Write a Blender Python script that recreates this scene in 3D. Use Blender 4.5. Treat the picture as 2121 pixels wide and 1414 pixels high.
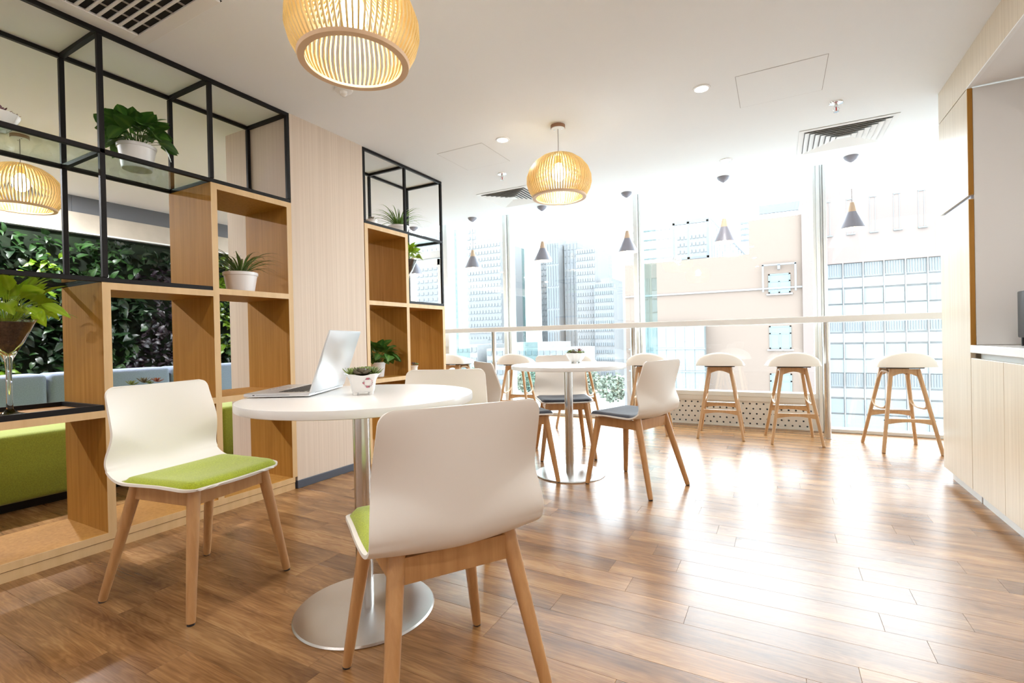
import bpy, bmesh, math, random
from mathutils import Vector, Matrix
PI = math.pi
random.seed(7)
S = bpy.context.scene
COL = S.collection
for o in list(bpy.data.objects): bpy.data.objects.remove(o)

# ------------------------------------------------------------------ camera
FPX, YAW, PIT, ROL = 1012.416, 0.49816976, -0.0061887597, -0.021484084
CAMH = 0.97
_f = Vector((-math.sin(YAW)*math.cos(PIT), math.cos(YAW)*math.cos(PIT), math.sin(PIT)))
_r = Vector((math.cos(YAW), math.sin(YAW), 0)); _u = _r.cross(_f)
_r2 = _r*math.cos(ROL)+_u*math.sin(ROL); _u2 = -_r*math.sin(ROL)+_u*math.cos(ROL)
cam = bpy.data.cameras.new('camera'); co = bpy.data.objects.new('camera', cam); COL.objects.link(co)
cam.sensor_width = 36; cam.sensor_fit = 'HORIZONTAL'; cam.lens = FPX/2121*36
cam.clip_start = .02; cam.clip_end = 2000
co.matrix_world = Matrix(((_r2.x,_u2.x,-_f.x,0),(_r2.y,_u2.y,-_f.y,0),(_r2.z,_u2.z,-_f.z,CAMH),(0,0,0,1)))
S.camera = co
def in_view(x, y, z, m=60):
    d = Vector((x, y, z-CAMH)); w = d.dot(_f)
    if w < .1: return False
    px = 1060.5+FPX*d.dot(_r2)/w; py = 707-FPX*d.dot(_u2)/w
    return -m < px < 2121+m and -m < py < 1414+m

# ------------------------------------------------------------------ light, world, exposure
SKY = 6.0
W = bpy.data.worlds.new('overcast_sky'); S.world = W; W.use_nodes = True
bg = W.node_tree.nodes['Background']
bg.inputs[0].default_value = (.85, .93, 1.0, 1); bg.inputs[1].default_value = SKY
S.view_settings.view_transform = 'Standard'; S.view_settings.look = 'None'
S.view_settings.exposure = 1.15; S.view_settings.gamma = 1; S.view_settings.use_curve_mapping = False
def area(name, loc, sx, sy, power, col, rot=(0,0,0), portal=False, shape='RECTANGLE', spread=PI):
    l = bpy.data.lights.new(name, 'AREA'); l.shape = shape; l.size = sx
    if shape in ('RECTANGLE','ELLIPSE'): l.size_y = sy
    l.energy = power; l.color = col; l.spread = spread
    if portal: l.cycles.is_portal = True
    o = bpy.data.objects.new(name, l); COL.objects.link(o); o.location = loc; o.rotation_euler = rot
    return o
area('window_portal', (-2.3, 5.60, 1.35), 7.7, 2.6, 1, (1,1,1), (-PI/2, 0, 0), True)
FILL_W = 3.8; WARM = (1, .95, .90)
DL_SEEN = [(-.393, 3.26), (-1.835, 3.292), (-.375, 4.704)]
DL_FILL = [(-.39, 1.8), (-.39, .35), (-1.84, .35), (-1.84, -1.1), (-.39, -1.1), (.7, 1.8), (.7, .35), (.7,-1.1), (-5.5, .45), (-5.5, 4.9), (-5.5, 1.65), (-5.5, -.8)]  # unseen fill lamps, added to brighten the near room and the back room
for i, (x, y) in enumerate(DL_SEEN+DL_FILL):
    area('downlight_or_fill', (x, y, 2.484), .08, .08, 3 if i < 3 else (FILL_W if x > -3 else 34), WARM if x > -3 else (.96,.97,1), (0,0,0), shape='DISK')  # the visible downlights first, then the added fill lamps

# ------------------------------------------------------------------ materials
MATS = {}
def mat(name, col, rough=.5, metal=0, coat=0, coat_rough=.1, spec=.5, emis=None, est=0, trans=0, ior=1.45, sheen=0, bump=None, noise=None):
    """noise=(amount, scale vec) tints base colour ; bump=(strength, scale)"""
    if name in MATS: return MATS[name]
    m = bpy.data.materials.new(name); m.use_nodes = True; nt = m.node_tree; b = nt.nodes['Principled BSDF']
    b.inputs['Base Color'].default_value = (*col, 1); b.inputs['Roughness'].default_value = rough
    b.inputs['Metallic'].default_value = metal; b.inputs['Coat Weight'].default_value = coat
    b.inputs['Coat Roughness'].default_value = coat_rough; b.inputs['Specular IOR Level'].default_value = spec
    b.inputs['Transmission Weight'].default_value = trans; b.inputs['IOR'].default_value = ior
    b.inputs['Sheen Weight'].default_value = sheen
    if emis: b.inputs['Emission Color'].default_value = (*emis, 1); b.inputs['Emission Strength'].default_value = est
    if noise or bump:
        tc = nt.nodes.new('ShaderNodeTexCoord')
    if noise:
        mp = nt.nodes.new('ShaderNodeMapping'); mp.inputs['Scale'].default_value = noise[1]
        nz = nt.nodes.new('ShaderNodeTexNoise'); nz.inputs['Scale'].default_value = 1; nz.inputs['Detail'].default_value = 5
        nt.links.new(tc.outputs['Object'], mp.inputs[0]); nt.links.new(mp.outputs[0], nz.inputs['Vector'])
        cr = nt.nodes.new('ShaderNodeValToRGB'); a = noise[0]
        cr.color_ramp.elements[0].position = .3; cr.color_ramp.elements[1].position = .7
        cr.color_ramp.elements[0].color = (*[c*(1-a) for c in col], 1); cr.color_ramp.elements[1].color = (*[min(1, c*(1+a)) for c in col], 1)
        nt.links.new(nz.outputs['Fac'], cr.inputs[0]); nt.links.new(cr.outputs[0], b.inputs['Base Color'])
    if bump:
        nz2 = nt.nodes.new('ShaderNodeTexNoise'); nz2.inputs['Scale'].default_value = bump[1]; nz2.inputs['Detail'].default_value = 3
        bp = nt.nodes.new('ShaderNodeBump'); bp.inputs['Strength'].default_value = bump[0]; bp.inputs['Distance'].default_value = .002
        nt.links.new(tc.outputs['Object'], nz2.inputs['Vector']); nt.links.new(nz2.outputs['Fac'], bp.inputs['Height'])
        nt.links.new(bp.outputs[0], b.inputs['Normal'])
    MATS[name] = m; return m
def wood(name, dark, light, scale, rough=.45, coat=0, rand=0., wave=0., coatr=.2, pos=(.3,.7), spec=.5):
    """stretched-noise grain; rand offsets the grain per object and varies its tone"""
    if name in MATS: return MATS[name]
    m = bpy.data.materials.new(name); m.use_nodes = True; nt = m.node_tree; N = nt.nodes; Lk = nt.links.new
    b = N['Principled BSDF']; b.inputs['Roughness'].default_value = rough; b.inputs['Coat Weight'].default_value = coat
    b.inputs['Coat Roughness'].default_value = coatr; b.inputs['Specular IOR Level'].default_value = spec
    tc = N.new('ShaderNodeTexCoord'); oi = N.new('ShaderNodeObjectInfo')
    off = N.new('ShaderNodeVectorMath'); off.operation = 'SCALE'; off.inputs[0].default_value = (37, 17, 5)
    Lk(oi.outputs['Random'], off.inputs['Scale'])
    add = N.new('ShaderNodeVectorMath'); add.operation = 'ADD'
    Lk(tc.outputs['Object'], add.inputs[0]); 
    if rand: Lk(off.outputs[0], add.inputs[1])
    mp = N.new('ShaderNodeMapping'); mp.inputs['Scale'].default_value = scale; Lk(add.outputs[0], mp.inputs[0])
    n1 = N.new('ShaderNodeTexNoise'); n1.inputs['Scale'].default_value = 1; n1.inputs['Detail'].default_value = 7; n1.inputs['Roughness'].default_value = .62
    n1.inputs['Distortion'].default_value = wave; Lk(mp.outputs[0], n1.inputs['Vector'])
    cr = N.new('ShaderNodeValToRGB'); e = cr.color_ramp.elements
    e[0].position = pos[0]; e[1].position = pos[1]; e[0].color = (*dark, 1); e[1].color = (*light, 1)
    Lk(n1.outputs['Fac'], cr.inputs[0]); out = cr.outputs[0]
    if rand:
        hs = N.new('ShaderNodeHueSaturation'); mr = N.new('ShaderNodeMapRange')
        mr.inputs['To Min'].default_value = 1-rand; mr.inputs['To Max'].default_value = 1+rand
        Lk(oi.outputs['Random'], mr.inputs[0]); Lk(mr.outputs[0], hs.inputs['Value']); Lk(out, hs.inputs['Color']); out = hs.outputs[0]
    Lk(out, b.inputs['Base Color'])
    MATS[name] = m; return m
def floor_wood():
    m = bpy.data.materials.new('floor_plank_wood'); m.use_nodes = True; nt = m.node_tree; N = nt.nodes; Lk = nt.links.new
    b = N['Principled BSDF']
    tc = N.new('ShaderNodeTexCoord'); oi = N.new('ShaderNodeObjectInfo')
    off = N.new('ShaderNodeVectorMath'); off.operation = 'SCALE'; off.inputs[0].default_value = (41, 23, 9); Lk(oi.outputs['Random'], off.inputs['Scale'])
    add = N.new('ShaderNodeVectorMath'); add.operation = 'ADD'; Lk(tc.outputs['Object'], add.inputs[0]); Lk(off.outputs[0], add.inputs[1])
    mp = N.new('ShaderNodeMapping'); mp.inputs['Scale'].default_value = (2.2, 16, 1); Lk(add.outputs[0], mp.inputs[0])
    n1 = N.new('ShaderNodeTexNoise'); n1.inputs['Scale'].default_value = 1; n1.inputs['Detail'].default_value = 3; n1.inputs['Distortion'].default_value = .8
    Lk(mp.outputs[0], n1.inputs['Vector'])
    # growth rings: the slow noise drives a sine -> cathedral grain
    ml = N.new('ShaderNodeMath'); ml.operation = 'MULTIPLY'; ml.inputs[1].default_value = 55; Lk(n1.outputs['Fac'], ml.inputs[0])
    sn = N.new('ShaderNodeMath'); sn.operation = 'SINE'; Lk(ml.outputs[0], sn.inputs[0])
    mp2 = N.new('ShaderNodeMapping'); mp2.inputs['Scale'].default_value = (7, 210, 1); Lk(add.outputs[0], mp2.inputs[0])
    n2 = N.new('ShaderNodeTexNoise'); n2.inputs['Scale'].default_value = 1; n2.inputs['Detail'].default_value = 4; Lk(mp2.outputs[0], n2.inputs['Vector'])
    mp3 = N.new('ShaderNodeMapping'); mp3.inputs['Scale'].default_value = (1.6, 10, 1); Lk(add.outputs[0], mp3.inputs[0])
    n3 = N.new('ShaderNodeTexNoise'); n3.inputs['Scale'].default_value = 1; n3.inputs['Detail'].default_value = 5; Lk(mp3.outputs[0], n3.inputs['Vector'])
    a1 = N.new('ShaderNodeMath'); a1.operation = 'MULTIPLY_ADD'; a1.inputs[1].default_value = .045; Lk(sn.outputs[0], a1.inputs[0]); Lk(n3.outputs['Fac'], a1.inputs[2])
    a2 = N.new('ShaderNodeMath'); a2.operation = 'MULTIPLY_ADD'; a2.inputs[1].default_value = .36; Lk(n2.outputs['Fac'], a2.inputs[0]); Lk(a1.outputs[0], a2.inputs[2])
    cr = N.new('ShaderNodeValToRGB'); e = cr.color_ramp.elements
    e[0].position = .46; e[0].color = (.13, .055, .019, 1); e[1].position = .90; e[1].color = (.40, .22, .09, 1)
    q = e.new(.63); q.color = (.225, .106, .038, 1); q2 = e.new(.75); q2.color = (.29, .145, .054, 1)
    Lk(a2.outputs[0], cr.inputs[0])
    hs = N.new('ShaderNodeHueSaturation'); mr = N.new('ShaderNodeMapRange'); mr.inputs['To Min'].default_value = .84; mr.inputs['To Max'].default_value = 1.16
    Lk(oi.outputs['Random'], mr.inputs[0]); Lk(mr.outputs[0], hs.inputs['Value']); Lk(cr.outputs[0], hs.inputs['Color'])
    Lk(hs.outputs[0], b.inputs['Base Color'])
    b.inputs['Roughness'].default_value = .27; b.inputs['Specular IOR Level'].default_value = .53
    b.inputs['Coat Weight'].default_value = 0
    bp = N.new('ShaderNodeBump'); bp.inputs['Strength'].default_value = .12; bp.inputs['Distance'].default_value = .001
    Lk(n2.outputs['Fac'], bp.inputs['Height']); Lk(bp.outputs[0], b.inputs['Normal'])
    return m
def glass_thin(name, tint=(1,1,1), refl=1.0, ior=1.5):
    m = bpy.data.materials.new(name); m.use_nodes = True; nt = m.node_tree; N = nt.nodes
    N.remove(N['Principled BSDF']); out = N['Material Output']
    t = N.new('ShaderNodeBsdfTransparent'); t.inputs[0].default_value = (*tint, 1)
    g = N.new('ShaderNodeBsdfGlossy'); g.inputs['Roughness'].default_value = .01; g.inputs['Color'].default_value = (refl, refl, refl, 1)
    fr = N.new('ShaderNodeFresnel'); ge = N.new('ShaderNodeNewGeometry'); mi = N.new('ShaderNodeMapRange')
    mi.inputs['To Min'].default_value = ior; mi.inputs['To Max'].default_value = 1/ior      # same reflection on both sides of a pane
    nt.links.new(ge.outputs['Backfacing'], mi.inputs[0]); nt.links.new(mi.outputs[0], fr.inputs[0])
    mx = N.new('ShaderNodeMixShader'); nt.links.new(fr.outputs[0], mx.inputs[0]); nt.links.new(t.outputs[0], mx.inputs[1]); nt.links.new(g.outputs[0], mx.inputs[2])
    nt.links.new(mx.outputs[0], out.inputs[0]); return m
def leafmat(name, edge, mid, rough=.4, rand=.25, transl=.15, coat=0.15):
    """leaf colour runs from midrib to edge along the UV, varied per object"""
    m = bpy.data.materials.new(name); m.use_nodes = True; nt = m.node_tree; N = nt.nodes; Lk = nt.links.new
    b = N['Principled BSDF']; b.inputs['Roughness'].default_value = rough; b.inputs['Coat Weight'].default_value = coat
    uv = N.new('ShaderNodeUVMap'); uv.uv_map = 'UVMap'; sp = N.new('ShaderNodeSeparateXYZ'); Lk(uv.outputs[0], sp.inputs[0])
    cr = N.new('ShaderNodeValToRGB'); e = cr.color_ramp.elements; e[0].color = (*mid, 1); e[1].color = (*edge, 1); e[0].position = .05; e[1].position = .35
    Lk(sp.outputs[0], cr.inputs[0])
    oi = N.new('ShaderNodeObjectInfo'); mr = N.new('ShaderNodeMapRange'); mr.inputs['To Min'].default_value = 1-rand; mr.inputs['To Max'].default_value = 1+rand
    hs = N.new('ShaderNodeHueSaturation'); Lk(oi.outputs['Random'], mr.inputs[0]); Lk(mr.outputs[0], hs.inputs['Value']); Lk(cr.outputs[0], hs.inputs['Color'])
    Lk(hs.outputs[0], b.inputs['Base Color'])
    tr = N.new('ShaderNodeBsdfTranslucent'); Lk(hs.outputs[0], tr.inputs[0]); mx = N.new('ShaderNodeMixShader'); mx.inputs[0].default_value = transl
    Lk(b.outputs[0], mx.inputs[1]); Lk(tr.outputs[0], mx.inputs[2]); Lk(mx.outputs[0], N['Material Output'].inputs[0])
    return m

M = dict(
 ceil=mat('ceiling_paint', (.835,.855,.875), .9),
 wall=mat('wall_paint', (.80,.79,.78), .9),
 white=mat('white_enamel', (.82,.82,.82), .35),
 alu=mat('window_frame_coating', (.74,.75,.73), .45),
 oak=wood('oak_veneer', (.34,.155,.022), (.43,.210,.040), (55, 55, 1.6), .6, rand=.0, pos=(.35,.65), spec=.2),
 oak_edge=wood('oak_edging', (.58,.385,.185), (.68,.47,.25), (20, 20, 2), .5),
 pale=wood('pale_oak_laminate', (.60,.49,.36), (.72,.61,.47), (70, 70, 1.2), .32, coat=.35, coatr=.22, pos=(.35,.65)),
 beech=wood('beech_wood', (.44,.22,.082), (.57,.315,.13), (40, 40, 3), .42, coat=.2, rand=.06, wave=.5),
 stoolwood=wood('ash_wood', (.47,.28,.135), (.60,.38,.20), (40, 40, 3), .42, coat=.2),
 lampwood=wood('lamp_veneer', (.68,.49,.19), (.78,.59,.26), (20,20,10), .45),
 lampring=mat('lamp_ring_wood', (.66,.47,.30), .5),
 paper=wood('striped_wallcovering', (.60,.49,.395), (.69,.58,.48), (110, 110, .5), .75, pos=(.35,.65)),
 floor=floor_wood(),
 sub=mat('subfloor', (.06,.035,.02), .8),
 shell=mat('chair_shell_plastic', (.80,.765,.72), .42, spec=.4),
 green=mat('lime_wool', (.36,.43,.018), .9, sheen=.3, noise=(.22,(220,220,220)), bump=(.5,420)),
 navy=mat('charcoal_wool', (.045,.048,.065), .9, sheen=.25, noise=(.25,(220,220,220)), bump=(.4,420)),
 sofagreen=mat('sofa_lime_wool', (.28,.33,.03), .9, sheen=.3, noise=(.15,(150,150,150)), bump=(.4,300)),
 sofagrey=mat('sofa_grey_wool', (.21,.265,.37), .9, sheen=.3, noise=(.12,(150,150,150)), bump=(.4,300)),
 black=mat('black_powder_coat', (.009,.008,.0085), .5, spec=.25),
 steel=mat('brushed_steel', (.62,.61,.60), .22, metal=1),
 chrome=mat('chrome', (.8,.8,.8), .08, metal=1),
 top=mat('white_laminate', (.80,.80,.79), .28, coat=.2),
 leather=mat('cream_leather', (.80,.76,.70), .5, bump=(.15,180)),
 ceramic=mat('white_ceramic', (.85,.84,.82), .12, coat=.6, coat_rough=.04),
 potplastic=mat('white_plastic_pot', (.80,.79,.80), .3),
 soil=mat('soil', (.05,.028,.016), .95, noise=(.6,(90,90,90)), bump=(1,150)),
 glass=glass_thin('shelf_glass', (.90,.96,.93)),
 wglass=glass_thin('window_glass', (.97,.99,.985)),
 fin=glass_thin('glass_fin', (.72,.84,.83), .8),
 vase=mat('clear_glass', (1,1,1), .0, trans=1, ior=1.45),
 bulb=mat('opal_bulb', (1,1,1), .5, emis=(1,.88,.66), est=7),
 cbulb=mat('cone_bulb', (1,1,1), .5, emis=(1,.78,.5), est=14),
 down=mat('downlight_diffuser', (1,1,1), .5, emis=(1,.95,.88), est=6),
 cone=mat('grey_lacquered_metal', (.28,.28,.33), .4, metal=.1),
 conein=mat('cone_inside_white', (.85,.80,.72), .5),
 cord=mat('grey_cord', (.35,.33,.33), .6),
 conewood=mat('cone_wood', (.66,.50,.36), .5),
 dark=mat('dark_void', (.012,.012,.014), .9),
 greypanel=mat('grey_fascia', (.115,.12,.13), .6),
 stone=mat('beige_stone', (.44,.39,.32), .7, noise=(.08,(6,6,6))),
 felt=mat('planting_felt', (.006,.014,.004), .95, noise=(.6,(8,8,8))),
 base=mat('slate_baseboard', (.075,.085,.11), .45),
 laptop=mat('silver_aluminium', (.70,.71,.73), .3, metal=.75),
 keys=mat('black_keys', (.03,.03,.032), .5),
 screen=mat('dark_screen', (.02,.02,.025), .1),
 pink=mat('pink_print', (.60,.10,.19), .4), pgreen=mat('green_print', (.20,.25,.18), .4),
 charcoal=mat('charcoal_housing', (.03,.028,.03), .4), logo=mat('grey_print', (.25,.25,.25), .4),
 hole=mat('panel_cavity', (.10,.15,.19), .8), perf=mat('perforated_panel_paint', (.70,.68,.64), .5),
 # outdoors
 orange=mat('terracotta_render', (.114,.087,.071), .9), pinkw=mat('pale_pink_render', (.113,.090,.082), .9),
 band=mat('white_spandrel', (0.132,0.137,0.14), .7), tealband=mat('teal_spandrel', (0.108,0.128,0.131), .6),
 bglass=mat('far_window_glass', (0.078,0.094,0.102), .3), lglass=mat('louvre_slats', (0.098,0.111,0.119), .5), tframe=mat('teal_window_frame', (0.074,0.102,0.108), .5),
 tower=mat('tower_cladding', (0.128,0.132,0.136), .9), towerw=mat('tower_glazing', (0.120,0.127,0.133), .8), towerb=mat('tower_blue_glazing', (0.100,0.115,0.127), .8),
 ground=mat('pale_paving', (0.231,0.234,0.231), .9), road=mat('road', (0.102,0.107,0.113), .9), farleaf=mat('far_foliage', (0.12,0.15,0.118), .9),
 steelbeam=mat('painted_steel_beams', (0.10,0.111,0.122), .7), roofw=mat('white_roof', (0.15,0.153,0.156), .8),
)
M['beltgreen'] = leafmat('pothos_green', (.045,.13,.018), (.09,.20,.03))
M['lime'] = leafmat('lime_pothos', (.27,.42,.015), (.36,.50,.04), transl=.3)
M['spider'] = leafmat('spider_blade', (.06,.13,.02), (.33,.42,.14), rand=.2)
M['spider2'] = leafmat('spider_blade_pale', (.10,.24,.03), (.45,.55,.2), rand=.2)
M['wall_dark'] = leafmat('wall_leaf_dark', (.007,.022,.007), (.013,.036,.011), rand=.5, coat=.12)
M['wall_mid'] = leafmat('wall_leaf_mid', (.016,.050,.010), (.03,.08,.018), rand=.4, coat=.12)
M['wall_purple'] = leafmat('wall_leaf_purple', (.014,.006,.012), (.05,.045,.05), rand=.5, coat=.12)
M['wall_lime'] = leafmat('wall_leaf_lime', (.14,.26,.008), (.21,.34,.02), rand=.35)
M['suc_g'] = leafmat('succulent_green', (.20,.27,.07), (.30,.36,.12), transl=.05)
M['suc_d'] = leafmat('succulent_dusky', (.16,.13,.08), (.20,.24,.10), transl=.05)
M['suc_r'] = leafmat('succulent_red', (.40,.10,.06), (.42,.34,.16), transl=.05)
M['suc_p'] = leafmat('succulent_purple', (.13,.03,.05), (.22,.26,.08), transl=.05)

# ------------------------------------------------------------------ mesh building
class MB:
    def __init__(s): s.v = []; s.f = []; s.uv = None
    def add(s, vs, fs, mx=None):
        n = len(s.v)
        s.v += [tuple(mx @ Vector(p)) if mx else tuple(p) for p in vs]
        s.f += [tuple(i+n for i in f) for f in fs]; return s
    def box(s, a, b, mx=None):
        x0,y0,z0 = (min(a[i], b[i]) for i in range(3)); x1,y1,z1 = (max(a[i], b[i]) for i in range(3))
        return s.add([(x0,y0,z0),(x1,y0,z0),(x1,y1,z0),(x0,y1,z0),(x0,y0,z1),(x1,y0,z1),(x1,y1,z1),(x0,y1,z1)],
              [(0,3,2,1),(4,5,6,7),(0,1,5,4),(1,2,6,5),(2,3,7,6),(3,0,4,7)], mx)
    def rbox(s, a, b, r=.01, seg=2, mx=None):
        bm = bmesh.new(); bmesh.ops.create_cube(bm, size=1)
        sx,sy,sz = (abs(b[i]-a[i]) for i in range(3)); c = [(a[i]+b[i])/2 for i in range(3)]
        for v in bm.verts: v.co = Vector((v.co.x*sx+c[0], v.co.y*sy+c[1], v.co.z*sz+c[2]))
        bmesh.ops.bevel(bm, geom=bm.edges[:], offset=min(r, .49*min(sx,sy,sz)), segments=seg, affect='EDGES', profile=.5)
        bm.verts.index_update(); s.add([v.co[:] for v in bm.verts], [[v.index for v in f.verts] for f in bm.faces], mx); bm.free(); return s
    def tube(s, pts, rad, n=12, cap=True, mx=None, sq=None):
        pts = [Vector(p) for p in pts]; k = len(pts)
        if not isinstance(rad, (list, tuple)): rad = [rad]*k
        vs = []; ref = None
        for i, p in enumerate(pts):
            t = (pts[min(i+1,k-1)]-pts[max(i-1,0)]).normalized()
            if ref is None: ref = Vector((0,0,1)) if abs(t.z) < .9 else Vector((1,0,0))
            a = (ref-t*ref.dot(t)).normalized(); b = t.cross(a); ref = a
            for j in range(n):
                th = 2*PI*j/n; c_, s_ = math.cos(th), math.sin(th)
                if sq: 
                    c_ = math.copysign(abs(c_)**sq, c_); s_ = math.copysign(abs(s_)**sq, s_)
                vs.append(p+a*c_*rad[i]+b*s_*rad[i])
        fs = [(i*n+j, i*n+(j+1)%n, (i+1)*n+(j+1)%n, (i+1)*n+j) for i in range(k-1) for j in range(n)]
        if cap: fs += [tuple(range(n))[::-1], tuple((k-1)*n+j for j in range(n))]
        return s.add(vs, fs, mx)
    def lathe(s, prof, n=32, c=(0,0,0), mx=None, flute=None, close=False):
        vs = []; k = len(prof)
        for i, (r, z) in enumerate(prof):
            for j in range(n):
                th = 2*PI*j/n; rr = r*(1+(flute[1]*math.cos(flute[0]*th)) if flute else 1)
                vs.append((c[0]+rr*math.cos(th), c[1]+rr*math.sin(th), c[2]+z))
        fs = [(i*n+j, i*n+(j+1)%n, ((i+1)%k)*n+(j+1)%n, ((i+1)%k)*n+j) for i in range(k if close else k-1) for j in range(n)]
        if not close:
            if prof[0][0] > 1e-6: fs.append(tuple(range(n))[::-1])
            if prof[-1][0] > 1e-6: fs.append(tuple((k-1)*n+j for j in range(n)))
        return s.add(vs, fs, mx)
    def prism(s, poly, h0, h1, ax='y', mx=None):
        """poly of 2D pts; ax = extrusion axis"""
        def P(a, b, h): return {'x': (h,a,b), 'y': (a,h,b), 'z': (a,b,h)}[ax]
        n = len(poly); vs = [P(a,b,h0) for a,b in poly]+[P(a,b,h1) for a,b in poly]
        fs = [tuple(range(n)), tuple(range(2*n-1, n-1, -1))]+[(i, i+n, (i+1)%n+n, (i+1)%n) for i in range(n)]
        return s.add(vs, fs, mx)
    def mesh(s, name, m, sharp=35):
        me = bpy.data.meshes.new(name); me.from_pydata(s.v, [], s.f); me.update()
        bm = bmesh.new(); bm.from_mesh(me); bmesh.ops.recalc_face_normals(bm, faces=bm.faces[:]); bm.to_mesh(me); bm.free()
        for p in me.polygons: p.use_smooth = True
        me.set_sharp_from_angle(angle=math.radians(sharp))
        if m: me.materials.append(m)
        return me
    def build(s, name, m, parent=None, loc=None, sharp=35):
        return link(name, s.mesh(name, m, sharp), parent, loc)
def link(name, me, parent=None, loc=None, mx=None):
    o = bpy.data.objects.new(name, me); COL.objects.link(o)
    if parent: o.parent = parent
    if loc: o.location = loc
    if mx is not None: o.matrix_basis = mx
    return o
def tag(o, label=None, cat=None, group=None, kind=None):
    if label: o['label'] = label
    if cat: o['category'] = cat
    if group: o['group'] = group
    if kind: o['kind'] = kind
    return o
def thing(name, label, cat, loc=(0,0,0), rz=0, group=None):
    o = bpy.data.objects.new(name, None); COL.objects.link(o); o.location = loc; o.rotation_euler = (0,0,rz)
    o.empty_display_size = .05
    return tag(o, label, cat, group)
def dup(root, loc, rz, label, group=None):
    def cp(o, par):
        c = o.copy(); COL.objects.link(c); c.parent = par
        for ch in list(o.children): cp(ch, c)
        return c
    r = cp(root, None); r.location = loc; r.rotation_euler = (0,0,rz); r['label'] = label
    if group: r['group'] = group
    return r
def struct(name, b, m, sharp=35): return tag(b.build(name, m, sharp=sharp), kind='structure')
def sroot(name):
    o = bpy.data.objects.new(name, None); COL.objects.link(o); return tag(o, kind='structure')

# ------------------------------------------------------------------ setting
XL, XR, YB, YW, H = -6.35, 1.6, -2.6, 5.65, 2.5
# floor: subfloor slab, every plank a part
fl = MB().box((XL-.1, YB-.1, -.25), (XR+.1, 5.80, -.007)).build('floor', M['sub']); tag(fl, kind='structure')
PW, PL = .1205, .92; cand = []; far = MB()
row0 = .618-PW*30
fixed = {30: -1.889, 31: -1.66, 32: -2.12, 29: -1.45}
k = 0
while row0+k*PW < 5.74:
    y0 = row0+k*PW
    if y0 > YB-.1:
        off = fixed.get(k, random.uniform(0, PL)); x = off-PL*math.ceil((off-XL)/PL)
        while x < XR:
            x0, x1 = max(x, XL), min(x+PL, XR)
            if x1-x0 > .02: cand.append((x0, x1, y0, min(y0+PW, 5.74)))
            x += PL
    k += 1
def seen(c): return any(in_view(px, py, 0) for px in (c[0], (c[0]+c[1])/2, c[1]) for py in (c[2], c[3])) and c[1] > -4.6
vis = sorted([c for c in cand if seen(c)], key=lambda c: ((c[0]+c[1])/2)**2+((c[2]+c[3])/2)**2)[:298]
vset = set(vis); pcache = {}
for c in cand:
    L, Wd = c[1]-c[0], c[3]-c[2]
    if c in vset:
        key = (round(L, 3), round(Wd, 3))
        if key not in pcache:
            b = MB(); g = .0003
            b.add([(g,g,-.008),(L-g,g,-.008),(L-g,Wd-g,-.008),(g,Wd-g,-.008),(g,g,-.0005),(L-g,g,-.0005),(L-g,Wd-g,-.0005),(g,Wd-g,-.0005),
                   (g+.0004,g+.0004,0),(L-g-.0004,g+.0004,0),(L-g-.0004,Wd-g-.0004,0),(g+.0004,Wd-g-.0004,0)],
                  [(0,3,2,1),(0,1,5,4),(1,2,6,5),(2,3,7,6),(3,0,4,7),(4,5,9,8),(5,6,10,9),(6,7,11,10),(7,4,8,11),(8,9,10,11)])
            pcache[key] = b.mesh('plank', M['floor'], 20)
        link('plank', pcache[key], fl, (c[0], c[2], 0))
    else: far.box((c[0]+.0006, c[2]+.0006, -.008), (c[1]-.0006, c[3]-.0006, 0))
tag(far.build('plank', M['floor'], fl), kind='stuff')

# ceiling, pocket at the window, walls
b = MB().box((XL, YB, H), (XR, 5.31, H+.4)).box((XL, 5.31, 2.85), (XR, 5.8, 2.95)); struct('ceiling', b, M['ceil'])
struct('wall_right', MB().box((XR, YB, 0), (XR+.12, 5.75, 2.9)), M['wall'])
struct('wall_rear', MB().box((XL, YB-.12, 0), (XR, YB, 2.9)), M['wall'])
wl = struct('wall_left', MB().box((XL-.12, YB, 0), (XL, 5.75, 2.9)), M['wall'])
# bands over the planted wall
tr = sroot('trim_1')
for y0, y1 in ((-2.6, .35), (.352, 1.27), (1.272, 2.21), (2.212, 3.14), (3.142, 4.08), (4.082, 5.6)):
    MB().box((-6.345, y0, 2.335), (-6.18, y1, 2.5)).build('fascia_panel', M['greypanel'], tr)
MB().box((-6.30, YB, 2.14), (-6.17, 5.6, 2.333)).build('stone_band', M['stone'], tr)
MB().box((-6.30, YB, 2.125), (-6.155, 5.6, 2.14)).build('lower_edge', M['alu'], tr)
# pillar
struct('wall_pillar', MB().box((-3.54, 2.172, 0), (-2.834, 2.822, 2.5)), M['paper'])
struct('baseboard_left', MB().rbox((-3.55, 2.166, 0), (-2.824, 2.828, .052), .002, 1), M['base'])

# ------------------------------------------------------------------ windows
def win_bar(par, name, x0, x1, z0, z1, y0=5.60, y1=5.72, m=None): return MB().rbox((x0, y0, z0), (x1, y1, z1), .004, 1).build(name, m or M['alu'], par)
def pane(par, x0, x1, z0, z1, y=5.665): return MB().box((x0, y, z0), (x1, y+.012, z1)).build('glass_pane', M['wglass'], par)
w1 = sroot('window_1')    # right bay, glass down to the floor
win_bar(w1, 'bottom_rail', .43, XR, 0, .035); win_bar(w1, 'top_rail', .43, XR, 2.8, 2.85); pane(w1, .43, XR, .035, 2.8)
w2 = sroot('window_2')    # bay above the perforated panel
win_bar(w2, 'bottom_rail', -1.25, .345, .315, .365); win_bar(w2, 'top_rail', -1.25, .345, 2.8, 2.85); win_bar(w2, 'side_rail', .315, .345, .365, 2.8); pane(w2, -1.25, .315, .365, 2.8)
w3 = sroot('window_3')
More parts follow.
